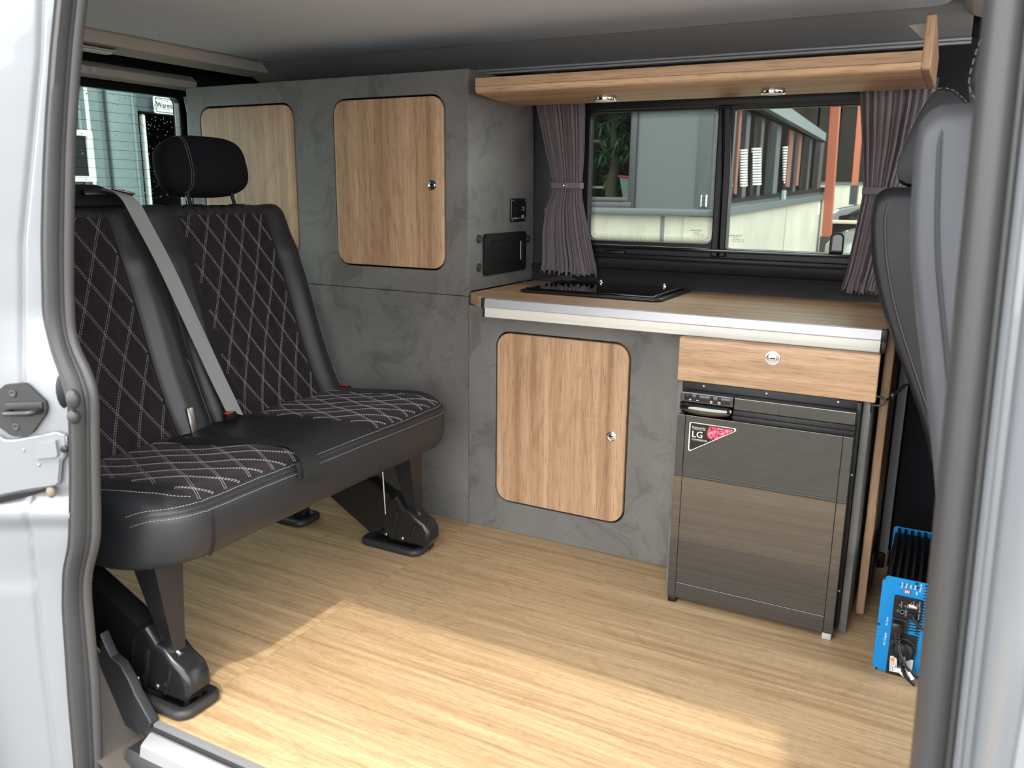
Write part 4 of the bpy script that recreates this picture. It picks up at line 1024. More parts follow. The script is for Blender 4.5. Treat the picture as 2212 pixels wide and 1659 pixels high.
def back_ring(y):
    dl = endin(y, RY, YA, YB); pts = []; top = HB - dl*0.8
    nh = 135
    for k in range(nh+1):
        h = -0.09 + (top-RT_+0.09)*k/nh
        pts.append((back_d(y, h)-dl*0.9, h))
    d0 = pts[-1][0]
    for k in range(1, 8):
        a = PI/2*k/7; pts.append((d0 - RT_*(1-math.cos(a)), top-RT_+RT_*math.sin(a)))
    rb = 0.025
    for k in range(0, 6):
        a = PI/2*k/5; pts.append((-TH+dl*0.4+rb*(1-math.sin(a)) if False else -TH+dl*0.4+rb-rb*math.sin(a), top-rb+rb*math.cos(a)))
    for k in range(1, 8): pts.append((-TH+dl*0.4, top-rb-(top-rb+0.09)*k/7))
    return [P0 + Vector((0, y, 0)) + LV*h + NV*n for n, h in pts], nh
ysb = []
y = YA
while y < YB:
    ysb.append(y); e = min(y-YA, YB-y); y += 0.0016 if e < 0.012 else 0.0036
ysb.append(YB)
rings = []
for y in ysb:
    r, nh = back_ring(y); rings.append(r)
def split_loft(rings, sel, root, names, mats, n_pan):
    """loft closed rings; sel(i, k) gives the panel index of a face or None"""
    n = len(rings[0]); groups = {None: MB()}
    for i in range(n_pan): groups[i] = MB()
    faces = {g: [] for g in groups}
    for i in range(len(rings)-1):
        for k in range(n):
            a, b = i*n+k, i*n+(k+1) % n
            faces[sel(i, k)].append((a, b, b+n, a+n))
    allv = [p for r in rings for p in r]
    faces[None].append(tuple(range(n))[::-1]); faces[None].append(tuple((len(rings)-1)*n+k for k in range(n)))
    out = []
    for g, mb in groups.items():
        used = sorted({v for f in faces[g] for v in f}); mp = {v: i for i, v in enumerate(used)}
        mb.add([allv[v] for v in used], [[mp[v] for v in f] for f in faces[g]])
        out.append(mb.build(names[0] if g is None else names[1], mats[0] if g is None else mats[1], root, 0.9))
    return out
nfr = nh
def selb(i, k):
    if k >= nfr: return None
    ym = (ysb[i]+ysb[i+1])/2; h = -0.09 + (HB-RT_+0.09)*(k+0.5)/nfr
    if not (PH0 < h < PH1): return None
    return panel_of(ym, PAN)
back = split_loft(rings, selb, bench, ('backrest', 'quilted_back_panel'), ('leather', 'suede'), 2)

class Stitch:
    def __init__(s): s.mb = MB()
    def line(s, fn, n, w=0.0009, dash=0.0042, gap=0.0022, lift=0.0009):
        """fn(t) -> (point, normal); dashes laid along the curve"""
        P = [fn(i/n) for i in range(n+1)]
        acc = 0.0; on = True; st = P[0]
        cum = [0.0]
        for a, b in zip(P, P[1:]): cum.append(cum[-1]+(b[0]-a[0]).length)
        tot = cum[-1]
        def pos(d):
            j = 0
            lo, hi = 0, len(cum)-1
            while hi-lo > 1:
                m_ = (lo+hi)//2
                if cum[m_] <= d: lo = m_
                else: hi = m_
            t = (d-cum[lo])/max(1e-9, cum[hi]-cum[lo])
            return P[lo][0].lerp(P[hi][0], t), P[lo][1]
        d = gap/2
        while d + dash < tot:
            (a, na), (b, nb) = pos(d), pos(d+dash)
            t = (b-a).normalized(); sd_ = t.cross(na).normalized()*w/2; up = na*lift
            s.mb.add([a-sd_, a+sd_, b+sd_, b-sd_, a-sd_*0.6+up, a+sd_*0.6+up, b+sd_*0.6+up, b-sd_*0.6+up],
                     [(4, 5, 6, 7), (0, 1, 5, 4), (1, 2, 6, 5), (2, 3, 7, 6), (3, 0, 4, 7)])
            d += dash+gap
def diamond_lines(box, W, Hh, o):
    """segments of both families clipped to the box (y0, y1, h0, h1)"""
    y0, y1, h0, h1 = box; segs = []
    for sg in (1, -1):
        vals = [(y-o[0])/W + sg*(h-o[1])/Hh for y in (y0, y1) for h in (h0, h1)]
        for c in range(math.ceil(min(vals)), math.floor(max(vals))+1):
            # y = o0 + W*(c - sg*(h-o1)/Hh)
            pts = []
            for i in range(201):
                h = h0 + (h1-h0)*i/200; y = o[0] + W*(c - sg*(h-o[1])/Hh)
                if y0 <= y <= y1: pts.append((y, h))
            if len(pts) > 6: segs.append((pts[0], pts[-1], sg))
    return segs
stb = Stitch()
for i, (a, b) in enumerate(PAN):
    for p, q, sg in diamond_lines((a+0.004, b-0.004, PH0+0.004, PH1-0.006), QW, QH, QO[i]):
        d = Vector((q[0]-p[0], q[1]-p[1])); L_ = d.length; pr_ = Vector((-d.y, d.x)).normalized()
        for off in (-0.0021, 0.0021):
            def fn(t, p=p, d=d, pr_=pr_, off=off):
                y = p[0]+d.x*t+pr_.x*off; h = p[1]+d.y*t+pr_.y*off
                h = min(h, HB-RT_)
                return back_pt(y, h, 0.0002), NV
            stb.line(fn, max(8, int(L_/0.004)))
# long seam of the far bolster
for off in (0.0, ):
    stb.line(lambda t: (P0 + Vector((0, YB-0.010, 0)) + LV*(-0.03+0.50*t) + NV*(back_d(YB-0.02, -0.03+0.5*t)-endin(YB-0.010, RY, YA, YB)*0.9+0.001), NV), 120)
tag(stb.mb.build('back_stitching', 'thread', bench, None), kind='stuff')
pp_ = MB(); pp_.tube([P0 + Vector((0, YB-0.004, 0)) + LV*(-0.03+(HB-0.02)*k/40) + NV*(back_d(YB-0.02, -0.03+(HB-0.02)*k/40)-endin(YB-0.004, RY, YA, YB)*0.9) for k in range(41)], 0.0028, 8)
pp_.build('piping', 'leather', bench)

# ---- cushion
XF, XB = 0.030, -0.475
SP = [(-1.000, -0.700), (-0.462, -0.150)]; SX0, SX1 = -0.40, 0.018
SQW, SQH = 0.064, 0.122; SO = [(-0.850, -0.02), (-0.306, -0.02)]
ztab = [(-0.475, 0.385), (-0.42, 0.396), (-0.30, 0.402), (-0.18, 0.412), (-0.08, 0.421), (-0.03, 0.421), (0.0, 0.417), (0.018, 0.411), (0.030, 0.400)]
def ztop(x): return (interp(ztab, x-0.012)+2*interp(ztab, x)+interp(ztab, x+0.012))/4
def seat_z(y, x):
    z = ztop(x)
    dist = min([0 if a <= y <= b else max(a-y, y-b) for a, b in SP])
    z += 0.008*sst(0, 0.05, dist)*sst(0.03, -0.05, x)
    i = panel_of(y, SP)
    if i is not None:
        a, b = SP[i]
        e = sst(0, 0.012, y-a)*sst(0, 0.012, b-y)*sst(SX0-0.01, SX0+0.01, x)*sst(SX1+0.012, SX1-0.012, x)
        z += 0.6*quilt(y, x, SQW, SQH, SO[i], e) - 0.002*(1-e)
        z += 0.004*math.sin(31*y+3)*math.sin(23*x+1)*e*0.6
    return z
RC, RZ = 0.11, 0.028
def seat_ring(y):
    dx = endin(y, RC, YA, YB); dz = endin(y, RZ, YA, YB)
    sx = (XF-dx-XB)/(XF-XB); pts = []
    nt = 126
    for k in range(nt+1):
        x = XB + (0.024-XB)*k/nt; pts.append((x, seat_z(y, x)-dz))
    z0 = pts[-1][1]
    fr_pts = [(0.0275, z0-0.003), (0.0295, z0-0.007), (0.0285, z0-0.0095), (0.0305, z0-0.0125), (0.0335, z0-0.025), (0.0345, z0-0.050), (0.033, z0-0.075), (0.027, z0-0.095), (0.016, z0-0.109), (0.0, z0-0.117), (-0.03, z0-0.122), (-0.15, z0-0.126), (-0.30, z0-0.126), (-0.44, z0-0.12), (-0.47, z0-0.10), (XB-0.004, z0-0.05)]
    zm = z0-0.06
    pts += [(x, z + (dz*1.0 if z < zm else 0)) for x, z in fr_pts]
    return [Vector((XB+(x-XB)*sx, y, z)) for x, z in pts], nt
yss = []; y = YA
while y < YB:
    yss.append(y); e = min(y-YA, YB-y); y += 0.0014 if e < 0.012 else 0.0038
yss.append(YB)
rings = []
for y in yss:
    r, nt = seat_ring(y); rings.append(r)
def sels(i, k):
    if k >= nt: return None
    x = XB + (0.024-XB)*(k+0.5)/nt
    if not (SX0 < x < SX1): return None
    return panel_of((yss[i]+yss[i+1])/2, SP)
split_loft(rings, sels, bench, ('seat_cushion', 'quilted_seat_panel'), ('leather', 'suede'), 2)
def seat_pt(y, x, out=0.0):
    dx = endin(y, RC, YA, YB); dz = endin(y, RZ, YA, YB)
    return Vector((XB+(x-XB)*(XF-dx-XB)/(XF-XB), y, seat_z(y, x)-dz+out))
sts = Stitch(); UPV = Vector((0, 0, 1))
for i, (a, b) in enumerate(SP):
    for p, q, sg in diamond_lines((a+0.004, b-0.004, SX0+0.02, SX1-0.002), SQW, SQH, SO[i]):
        d = Vector((q[0]-p[0], q[1]-p[1])); pr_ = Vector((-d.y, d.x)).normalized()
        for off in (-0.0021, 0.0021):
            sts.line(lambda t, p=p, d=d, pr_=pr_, off=off: (seat_pt(p[0]+d.x*t+pr_.x*off, p[1]+d.y*t+pr_.y*off, 0.0003), UPV), max(8, int(d.length/0.004)))
FN = Vector((0.75, 0, 0.66)).normalized()
sts.line(lambda t: (seat_pt(YA+0.004+(YB-YA-0.008)*t, 0.0205, 0.0004), UPV), 400)
def fr_(t):
    y = YA+0.004+(YB-YA-0.008)*t; dx = endin(y, RC, YA, YB); dz = endin(y, RZ, YA, YB)
    return Vector((XB+(0.0312-XB)*(XF-dx-XB)/(XF-XB), y, seat_z(y, 0.024)-dz-0.0145)), Vector((1, 0, 0.2)).normalized()
sts.line(fr_, 400)
# small leather field at the near front corner, its edge stitched
cpath = [(-1.085, -0.16), (-1.078, -0.10), (-1.060, -0.045), (-1.030, -0.012), (-1.004, 0.004)]
def cfn(t):
    k = min(int(t*4), 3); f = t*4-k; a, b = cpath[k], cpath[k+1]
    return seat_pt(a[0]+(b[0]-a[0])*f, a[1]+(b[1]-a[1])*f, 0.0004), UPV
sts.line(cfn, 60)
tag(sts.mb.build('seat_stitching', 'thread', bench, None), kind='stuff')
# upright seam down the front face at the near corner
vs_ = MB(); yq = -0.985
vs_.tube([Vector((x+0.0008, yq, z)) for x, z in ((0.0315, 0.388), (0.0345, 0.375), (0.0355, 0.350), (0.034, 0.325), (0.028, 0.306), (0.016, 0.292))], 0.0016, 6)
vs_.build('front_seam', 'black', bench)
# frame below the cushion
MB().box(-0.43, -0.08, -1.00, -0.20, 0.280, 0.300, 0.004).build('seat_pan', 'blackpaint', bench)
# ---- feet and struts
def foot(x0, x1, yc):
    f = plate('foot_plate', [rrect(x0, x1, yc-0.052, yc+0.052, 0.028, 6), rrect(x0+0.022, x1-0.024, yc-0.028, yc+0.028, 0.004, 2)[::-1]], 0.020, 0.008, TOP(0.0205), 'blackgrain', bench)
    MB().box(x0+0.02, x1-0.022, yc-0.030, yc+0.030, 0.0, 0.003).build('foot_well', 'blackpaint', f)
    return f
def front_leg(yc):
    cov_ = [(-0.098, 0.022), (-0.128, 0.060), (-0.120, 0.110), (-0.095, 0.156), (-0.073, 0.158), (-0.050, 0.128), (-0.025, 0.124), (-0.006, 0.108), (0.020, 0.096), (0.034, 0.076), (0.036, 0.048), (0.022, 0.026)]
    c = plate('hook_cover', [cov_[::-1]], 0.058, 0.010, FRONT(yc-0.029), 'blackpaint', bench)
    for a, b in (((-0.088, 0.030), (-0.066, 0.118)), ((-0.030, 0.032), (-0.006, 0.092))):
        MB().tube([(a[0], yc-0.028, a[1]), (b[0], yc-0.028, b[1])], [0.004, 0.007], 8).build('cover_ridge', 'blackpaint', c, 1.2)
    for x in (-0.108, -0.052): MB().lathe((x, yc-0.029, 0.040), (0, -1, 0), [(0.006, 0), (0.0055, 0.002), (0.003, 0.0035), (0, 0.0035)], 12).build('cover_bolt', 'steel', c)
    MB().tube([(0.004, yc-0.014, 0.040), (0.012, yc-0.014, 0.020), (0.004, yc-0.014, 0.004)], 0.006, 8).build('floor_hook', 'blackpaint', c, 1.0)
    MB().tube([(0.004, yc+0.014, 0.040), (0.014, yc+0.014, 0.022), (0.006, yc+0.014, 0.004)], 0.006, 8).build('floor_hook', 'blackpaint', c, 1.0)
    plate('beam', [[(-0.070, 0.150), (-0.128, 0.040), (-0.160, 0.022), (-0.47, 0.20), (-0.47, 0.292), (-0.40, 0.292), (-0.105, 0.160)][::-1]], 0.046, 0.007, FRONT(yc-0.023), 'blackpaint', bench)
    s = MB()
    s.loft([[(xa, yc-w, z), (xb, yc-w, z), (xb, yc+w, z), (xa, yc+w, z)] for z, xa, xb, w in ((0.300, -0.092, -0.024, 0.032), (0.20, -0.066, -0.019, 0.022), (0.100, -0.036, -0.013, 0.011))])
    s.build('strut', 'blackpaint', bench)
    MB().tube([(-0.018, yc-0.004, 0.112), (-0.006, yc-0.004, 0.108)], 0.006, 10).build('strut_pin', 'steel', bench)
def rear_leg(yc):
    foot(-0.575, -0.402, yc)
    MB().box(-0.455, -0.425, yc-0.018, yc+0.018, 0.004, 0.29, 0.005).build('rear_post', 'blackpaint', bench)
for yc in (-1.045, -0.240):
    foot(-0.190, 0.042 if yc < -1 else 0.012, yc); front_leg(yc); rear_leg(yc)
MB().tube([(-0.118, -0.268, 0.30), (-0.108, -0.268, 0.10)], 0.0022, 6).build('release_rod', 'steel', bench)

# ---- head rest
hr = MB(); HC = P0 + LV*0.655 + NV*(-0.048); 
def sgnp(v, e): return math.copysign(abs(v)**e, v)
def head_pt(y_, a, out=0.0):
    """y_ in -1..1 along the width, a around the section"""
    wy = 0.146; s = (1-abs(y_)**3.4)**0.42
    n_ = 0.058*s*sgnp(math.cos(a), 0.72); h_ = (0.081*s**0.75 if math.sin(a) > 0 else 0.076*s**0.65)*sgnp(math.sin(a), 0.72)
    n_ += 0.010*math.sin(a)*s
    return HC + Vector((0, -0.330 + y_*wy, 0)) + NV*(n_+out*math.cos(a)) + LV*(h_+out*math.sin(a))
tvals = [-0.9999+1.9998*(0.5-0.5*math.cos(PI*k/40)) for k in range(41)]
hr.loft([[head_pt(t, 2*PI*k/44) for k in range(44)] for t in tvals])
hr.build('headrest', 'headcloth', bench, 3.2)
sh_ = Stitch()
for yy in (-0.60, -0.555):
    sh_.line(lambda t, yy=yy: (head_pt(yy, 1.9-3.4*t, 0.0004), (NV*math.cos(1.9-3.4*t)+LV*math.sin(1.9-3.4*t)).normalized()), 80, 0.0009)
tag(sh_.mb.build('headrest_stitching', 'thread', bench, None), kind='stuff')
for yy in (-0.410, -0.255):
    b_ = P0 + LV*(HB-0.002) + NV*(-0.045) + Vector((0, yy, 0))
    MB().tube([b_, b_+LV*0.075], 0.006, 10).build('headrest_post', 'blackpaint', bench)
    MB().obox(b_+LV*0.003, Vector((0, 0.030, 0)), NV*0.014, LV*0.004, 0.003).build('post_collar', 'black', bench)
# belt outlet on the shoulder
o_ = P0 + LV*(HB+0.012) + NV*(-0.03) + Vector((0, -0.745, 0))
ob = MB(); ob.loft([[o_ + Vector((0, y, 0)) + NV*n + LV*h for n, h in ((-0.045, -0.02), (0.038, -0.02), (0.034, 0.004), (0.018, tz), (-0.030, tz), (-0.045, 0.006))] for y, tz in ((-0.16, 0.036), (0.045, 0.036), (0.062, 0.030), (0.095, -0.012))])
ob.build('belt_outlet', 'black', bench, 0.5)
MB().obox(o_ + NV*0.034 + LV*0.010 + Vector((0, 0.045, 0)), Vector((0, 0.055, 0)), NV*0.012, LV*0.007, 0.003).build('belt_guide', 'blackpaint', bench)
MB().obox(o_ + NV*0.040 + LV*0.012 + Vector((0, 0.095, 0)), Vector((0, 0.030, -0.006)), NV*0.008, LV*0.002, 0.001).build('guide_tongue', 'steel', bench)
# recess with buckle stalk between the two backs
pk = MB(); oc = [(y, h) for y, h in rrect(-0.668, -0.612, -0.03, 0.155, [0.026, 0.026, 0.01, 0.01], 6)]
pk.prism([P0 + Vector((0, y, 0)) + LV*h + NV*(back_d(-0.60, h)+0.0045) for y, h in oc], NV*0.0015)
pk.build('belt_pocket', 'black', bench)
rim = MB(); cp = [P0 + Vector((0, y, 0)) + LV*h + NV*(back_d(-0.60, h)+0.007) for y, h in oc+[oc[0]]]
rim.tube(cp, 0.0030, 6); rim.build('pocket_rim', 'leather', bench, 1.2)
pst = MB(); pst.obox(Vector((-0.375, -0.672, 0.428)), Vector((-0.006, 0, 0.032)), Vector((0, 0.009, 0)), Vector((0.0025, 0, 0.0005)), 0.001); pst.build('buckle_stalk', 'steel', bench)
# far side: steel hinge bracket and buckle
MB().obox(at(722, 815, 'y', -0.100), Vector((-0.010, 0, 0.030)), Vector((0, 0.003, 0)), Vector((0.008, 0, 0.003)), 0.001).build('hinge_bracket', 'steel', bench)
bk = at(748, 833, 'y', -0.098)
b2 = MB().box(bk.x-0.016, bk.x+0.016, bk.y-0.011, bk.y+0.005, bk.z-0.05, bk.z+0.001, 0.003).build('belt_buckle', 'black', bench)
MB().box(bk.x-0.012, bk.x+0.012, bk.y-0.009, bk.y+0.003, bk.z, bk.z+0.003, 0.001).build('buckle_button', 'red', b2)

def ribbon(pts, wvec, th=0.0014):
    mb = MB(); rings = []
    P = [Vector(p) for p in pts]
    # smooth the path
    for i, p in enumerate(P):
        d = (P[min(i+1, len(P)-1)]-P[max(i-1, 0)]).normalized()
        w_ = Vector(wvec[i] if isinstance(wvec, list) else wvec); nn_ = d.cross(w_).normalized()*th/2
        rings.append([p-w_/2-nn_, p+w_/2-nn_, p+w_/2+nn_, p-w_/2+nn_])
    return mb.loft(rings)
def spline(pts, n=8):
    P = [Vector(p) for p in pts]; out = []
    for i in range(len(P)-1):
        a, b, c, d = P[max(i-1, 0)], P[i], P[i+1], P[min(i+2, len(P)-1)]
        for k in range(n):
            t = k/n; out.append(0.5*((2*b)+(c-a)*t+(2*a-5*b+4*c-d)*t*t+(3*b-a-3*c+d)*t**3))
    out.append(P[-1]); return out
def bkp(y, h, n): return P0 + Vector((0, y, 0)) + LV*h + NV*n
path = spline([bkp(-0.690, 0.568, 0.000), bkp(-0.683, 0.562, 0.034), bkp(-0.668, 0.535, 0.050), bkp(-0.650, 0.48, 0.049), bkp(-0.622, 0.37, 0.050), bkp(-0.592, 0.20, 0.054), bkp(-0.574, 0.08, 0.060), bkp(-0.566, 0.02, 0.066), bkp(-0.566, -0.015, 0.074)])
wv = []
for i in range(len(path)):
    t = i/(len(path)-1); s = sst(0.86, 1.0, t)
    wv.append(Vector((0.012*s + 0.004, 0.047-0.007*s, -0.012-0.006*s)))
sb = ribbon(path, wv, 0.0016).build('seat_belt', 'belt', bench, 1.0)
sb['label'] = 'grey shoulder belt'
# make the belt object carry its buckle
bx_ = MB(); e_ = path[-1]; bx_.obox(e_ + Vector((-0.002, -0.014, -0.004)), Vector((0, 0.016, 0)), Vector((0.010, 0, 0)), Vector((0, 0, 0.009)), 0.003)
bo = bx_.build('belt_buckle', 'black', sb)
MB().obox(e_ + Vector((0.002, -0.022, 0.006)), Vector((0, 0.010, 0)), Vector((0.007, 0, 0)), Vector((0, 0, 0.0015)), 0.001).build('buckle_button', 'red', bo)

# black lap belt lying over the near seat with its end loop over the front edge
def sz(x, y, o=0.004): return Vector((x, y, seat_z(y, x)+o))
pth = spline([sz(-0.345, -0.752, 0.010), sz(-0.30, -0.752, 0.008), sz(-0.22, -0.735, 0.010), sz(-0.14, -0.712, 0.008), sz(-0.07, -0.700, 0.009), sz(-0.02, -0.706, 0.014), Vector((0.018, -0.716, 0.425)), Vector((0.044, -0.725, 0.408)), Vector((0.052, -0.730, 0.388)), Vector((0.049, -0.733, 0.374)), Vector((0.042, -0.735, 0.377)), Vector((0.040, -0.735, 0.395)), Vector((0.034, -0.735, 0.412))], 7)
wv = []
for i, p in enumerate(pth):
    t = i/(len(pth)-1); wv.append(Vector((0.003+0.006*t, 0.030+0.014*sst(0.3, 0.6, t), 0.006*math.sin(6*t))))
lb = ribbon(pth, wv, 0.0016).build('lap_belt', 'belt_black', bench, 1.0)
lb['label'] = 'black lap belt with a loop over the front edge'

# ================================================================== FRONT SEATS
def front_seat(y0, y1, back, label, name='front_seat', mats=('leather_grey', 'leather_grey')):
    """back: (z, x) of the rear contour seen from the side, top first"""
    t = thing(name, (back[-1][1]+0.2, (y0+y1)/2, 0), label, 'seat', None)
    zt, zb = back[0][0], back[-1][0]
    tb_ = sorted(back); n = 34; rr = 0.032
    def xb(z): return (interp(tb_, z-0.03)+interp(tb_, z)+interp(tb_, z+0.03))/3
    rings = []
    N_ = 28
    for i in range(N_+1):
        u = -1+2*i/N_; y = (y0+y1)/2 + (y1-y0)/2*math.copysign(1-(1-abs(u))**1.7, u)
        dl = endin(y, rr, y0, y1); ring = []
        ztt = zt-dl*0.7
        for k in range(n+1):                        # rear face upwards
            z = zb + (ztt-0.03-zb)*k/n; ring.append((xb(z)+dl*0.45, z))
        xr = ring[-1][0]
        for k in range(1, 6): a = PI/2*k/5; ring.append((xr+0.03*(1-math.cos(a)), ztt-0.03+0.03*math.sin(a)))
        xt = xr+0.11-dl*0.5
        for k in range(0, 6): a = PI/2*k/5; ring.append((xt-0.03+0.03*math.sin(a), ztt-0.03+0.03*math.cos(a)))
        for k in range(n+1):
            z = ztt-0.03 + (zb-ztt+0.03)*k/n
            bol = 0.03*sst(0.10, 0.0, min(y-y0, y1-y))
            ring.append((xb(z)+0.11+0.03*sst(0, 1, (ztt-z)/0.5)-dl*0.5+bol, z))
        rings.append([(x, y, z) for x, z in ring])
    MB().loft(rings).build('backrest', mats[0], t, 1.2)
    for s_ in (0.004, ):
        pts = [(xb(z)+0.026+0.004*math.sin(9*z), y0-0.0006+0.012*(0 if z < zt-0.06 else ((z-zt+0.06)/0.06)**2), z) for z in [zb + (zt-0.03-zb)*k/50 for k in range(51)]]
        MB().tube(pts, 0.0026, 8).build('piping', 'leather', t, 1.2)
    # cushion and pedestal
    xs = back[-1][1]
    rings = []
    for i in range(21):
        u = -1+2*i/20; y = (y0+y1)/2 + (y1-y0)/2*math.copysign(1-(1-abs(u))**1.7, u); dl = endin(y, 0.04, y0, y1)
        rings.append([(x-dl*(0.6 if x > xs+0.3 else 0), y, z-dl*0.6*(1 if z > zb-0.06 else -0.4)) for x, z in ((xs+0.045, zb-0.14), (xs+0.035, zb-0.04), (xs+0.05, zb-0.005), (xs+0.2, zb+0.0), (xs+0.42, zb+0.03), (xs+0.5, zb+0.02), (xs+0.53, zb-0.03), (xs+0.51, zb-0.10), (xs+0.45, zb-0.14))])
    MB().loft(rings).build('seat_cushion', mats[1], t, 1.2)
    MB().box(xs+0.16, xs+0.45, y0+0.05, y1-0.05, 0.0, zb-0.13, 0.01).build('pedestal', 'dark', t)
    return t, xb
def bp_(pts, y): return [(round(q.z, 3), round(q.x, 3)) for q in (at(a, b, 'y', y) for a, b in pts)]
YP0, YP1, YD0, YD1 = -0.93, -0.46, -0.17, 0.27
bpP = bp_([(1996, 226), (1982, 262), (1974, 330), (1968, 420), (1964, 520), (1972, 640), (1988, 760), (2006, 900), (2020, 1040), (2030, 1200)], YP0+0.03)
bpD = bp_([(1900, 404), (1882, 440), (1879, 520), (1890, 610), (1912, 690), (1945, 780), (1985, 890), (2012, 990)], YD0+0.03)
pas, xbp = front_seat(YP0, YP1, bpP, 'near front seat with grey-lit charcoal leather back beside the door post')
drv, xbd = front_seat(YD0, YD1, bpD, 'far front seat with charcoal back coloured darker for shade, in front of the right curtain', mats=('leather_black_shaded', 'leather_black_shaded'))
def headrest(t, y0, y1, pts, yref, tilt=0.0):
    P = [at(a, b, 'y', yref) for a, b in pts]; n = 14; rings = []
    cx_ = sum(p.x for p in P)/len(P); cz_ = sum(p.z for p in P)/len(P)
    for i in range(n+1):
        u = -1+2*i/n; y = (y0+y1)/2 + (y1-y0)/2*math.copysign(1-(1-abs(u))**1.8, u)
        k = (1-abs(u)**3.2)**0.4 if abs(u) < 1 else 0.02; k = max(k, 0.03); k = 0.75+0.25*k if abs(u) < 0.9999 else 0.70
        rings.append([(cx_+(p.x-cx_)*k, y, cz_+(p.z-cz_)*k) for p in P])
    hb = MB().loft(rings).build('headrest', 'leather_black_shaded', t, 1.0)
    s = Stitch(); yy = (y0+y1)/2-(y1-y0)/2*(1-0.38**1.8); k = (0.75+0.25*(1-0.62**3.2)**0.4)*1.004
    Q = [Vector((cx_+(p.x-cx_)*k, yy, cz_+(p.z-cz_)*k)) for p in P]; Q.append(Q[0])
    def fn(t_):
        q = t_*(len(Q)-1); j = min(int(q), len(Q)-2); f = q-j; p = Q[j].lerp(Q[j+1], f)
        nn_ = (p-Vector((cx_, yy, cz_))).normalized()
        return p + nn_*0.001, nn_
    s.line(fn, 120, 0.0012, 0.007, 0.004)
    tag(s.mb.build('headrest_stitching', 'thread', t, None), kind='stuff')
headrest(drv, -0.09, 0.19, [(2040, 189), (2060, 194), (2085, 215), (2110, 260), (2100, 330), (2075, 390), (2040, 408), (1990, 408), (1955, 404), (1940, 395), (1935, 375), (1938, 345), (1962, 290), (1990, 235), (2012, 200), (2025, 191)], -0.09+0.028)
headrest(pas, -0.80, -0.59, [(2128, 60), (2150, 55), (2180, 62), (2215, 90), (2235, 150), (2230, 205), (2190, 222), (2150, 224), (2108, 215), (2098, 200), (2094, 180), (2098, 155), (2112, 105)], -0.80+0.02)
for y in (-0.76, -0.63):
    q = at(2122, 215, 'y', -0.76)
    MB().tube([(q.x+0.005, y, q.z-0.03), (q.x+0.005+0.004, y, q.z+0.035)], 0.0065, 10).build('headrest_post', 'chrome', pas, 1.2)
for y in (-0.01, 0.11):
    q = at(1957, 408, 'y', -0.01)
    MB().tube([(q.x+0.012, y, q.z-0.04), (q.x+0.012, y, q.z+0.03)], 0.0055, 10).build('headrest_post', 'chrome', drv, 1.2)
q = at(1945, 414, 'y', -0.05)
MB().box(q.x-0.022, q.x+0.10, -0.06, 0.16, q.z-0.012, q.z+0.004, 0.004).build('post_sleeve', 'black', drv)

# ================================================================== OUTSIDE
GZ = -0.60
# paved yard all round the van, rising gently behind it
gr = MB(); gr.add([(-14, -14, GZ), (14, -14, GZ), (14, 3, GZ), (-14, 3, GZ), (14, 26, -0.05), (-14, 26, -0.05)], [(0, 1, 2, 3), (3, 2, 4, 5)])
S(gr.build('ground', 'asphalt', None, None))

# ---- building seen through the side window: near face, then a long face going back
YN = 7.0
bld = thing('building', (-3, 8, GZ), 'grey-clad building with dark glazed wing on a pale plaster base through the side window', 'building')
def N_(px, py, y=YN): q = at(px, py, 'y', y); return q
cN = N_(1534, 452)                                  # corner of the two faces
cE = at(1782, 422, 'y', 15.5)                       # far end of the long face
zc = N_(1400, 456).z
xl = -9.0; xr = cN.x
MB().box(xl, xr, YN+0.02, YN+0.4, GZ, zc-0.02).build('plaster_base', 'plaster', bld)
for px in (1430, ): 
    x = N_(px, 480).x; MB().box(x-0.022, x+0.022, YN+0.012, YN+0.03, GZ, zc-0.05).build('base_joint', 'cladding_mid', bld)
zt_ = N_(1400, 450).z; zb_ = N_(1400, 464).z
MB().box(xl, xr+0.10, YN-0.10, YN+0.2, zb_, zt_, 0.006).build('sill_flashing', 'capmetal', bld)
xw = N_(1378, 300).x
MB().box(xw, xr, YN+0.0, YN+0.3, zt_-0.01, 4.5).build('cladding_panel', 'cladding', bld)
x = N_(1508, 300).x; MB().box(x, x+0.16, YN-0.012, YN+0.02, zt_-0.01, 4.5, 0.004).build('corner_trim', 'cladding', bld)
# window with plants behind its pane
wz0, wz1 = N_(1300, 452).z, 3.2
wx0 = -6.0
fm = MB()
wf = MB().box(N_(1364, 300).x, xw, YN-0.04, YN+0.10, wz0, wz1, 0.008).build('window_frame', 'framegrey', bld)
z1, z2, z3 = N_(1330, 436).z, N_(1330, 426).z, N_(1330, 450.5).z
MB().box(wx0, xw-0.03, YN-0.05, YN+0.06, z3, z1, 0.006).build('lower_rail', 'framegrey', bld)
MB().box(wx0, xw-0.06, YN-0.03, YN+0.06, z1+0.004, z2, 0.006).build('sash_rail', 'framegrey', bld)
MB().box(wx0, xw, YN+0.0, YN+0.06, wz0-0.01, z3-0.005).build('frame_gap', 'darkwin', bld)
p = N_(1342, 444.5, YN-0.05); MB().lathe((p.x, YN-0.05, p.z), (0, -1, 0), [(0.022, 0), (0.022, 0.006), (0.012, 0.008), (0, 0.008)], 14).build('drain_cap', 'framegrey', bld)
for px in (1297, 1351): p = N_(px, 454.5, YN-0.06); MB().sphere((p.x, YN-0.05, p.z), 0.010).build('frame_screw', 'steel', bld, 3.2)
MB().box(wx0, xw-0.04, YN+0.05, YN+0.055, z2, wz1).build('pane', 'glass', bld)
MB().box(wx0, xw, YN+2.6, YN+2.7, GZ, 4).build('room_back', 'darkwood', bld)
MB().box(wx0, xw, YN+0.35, YN+2.6, GZ, zt_-0.3).build('room_floor', 'darkwood', bld)
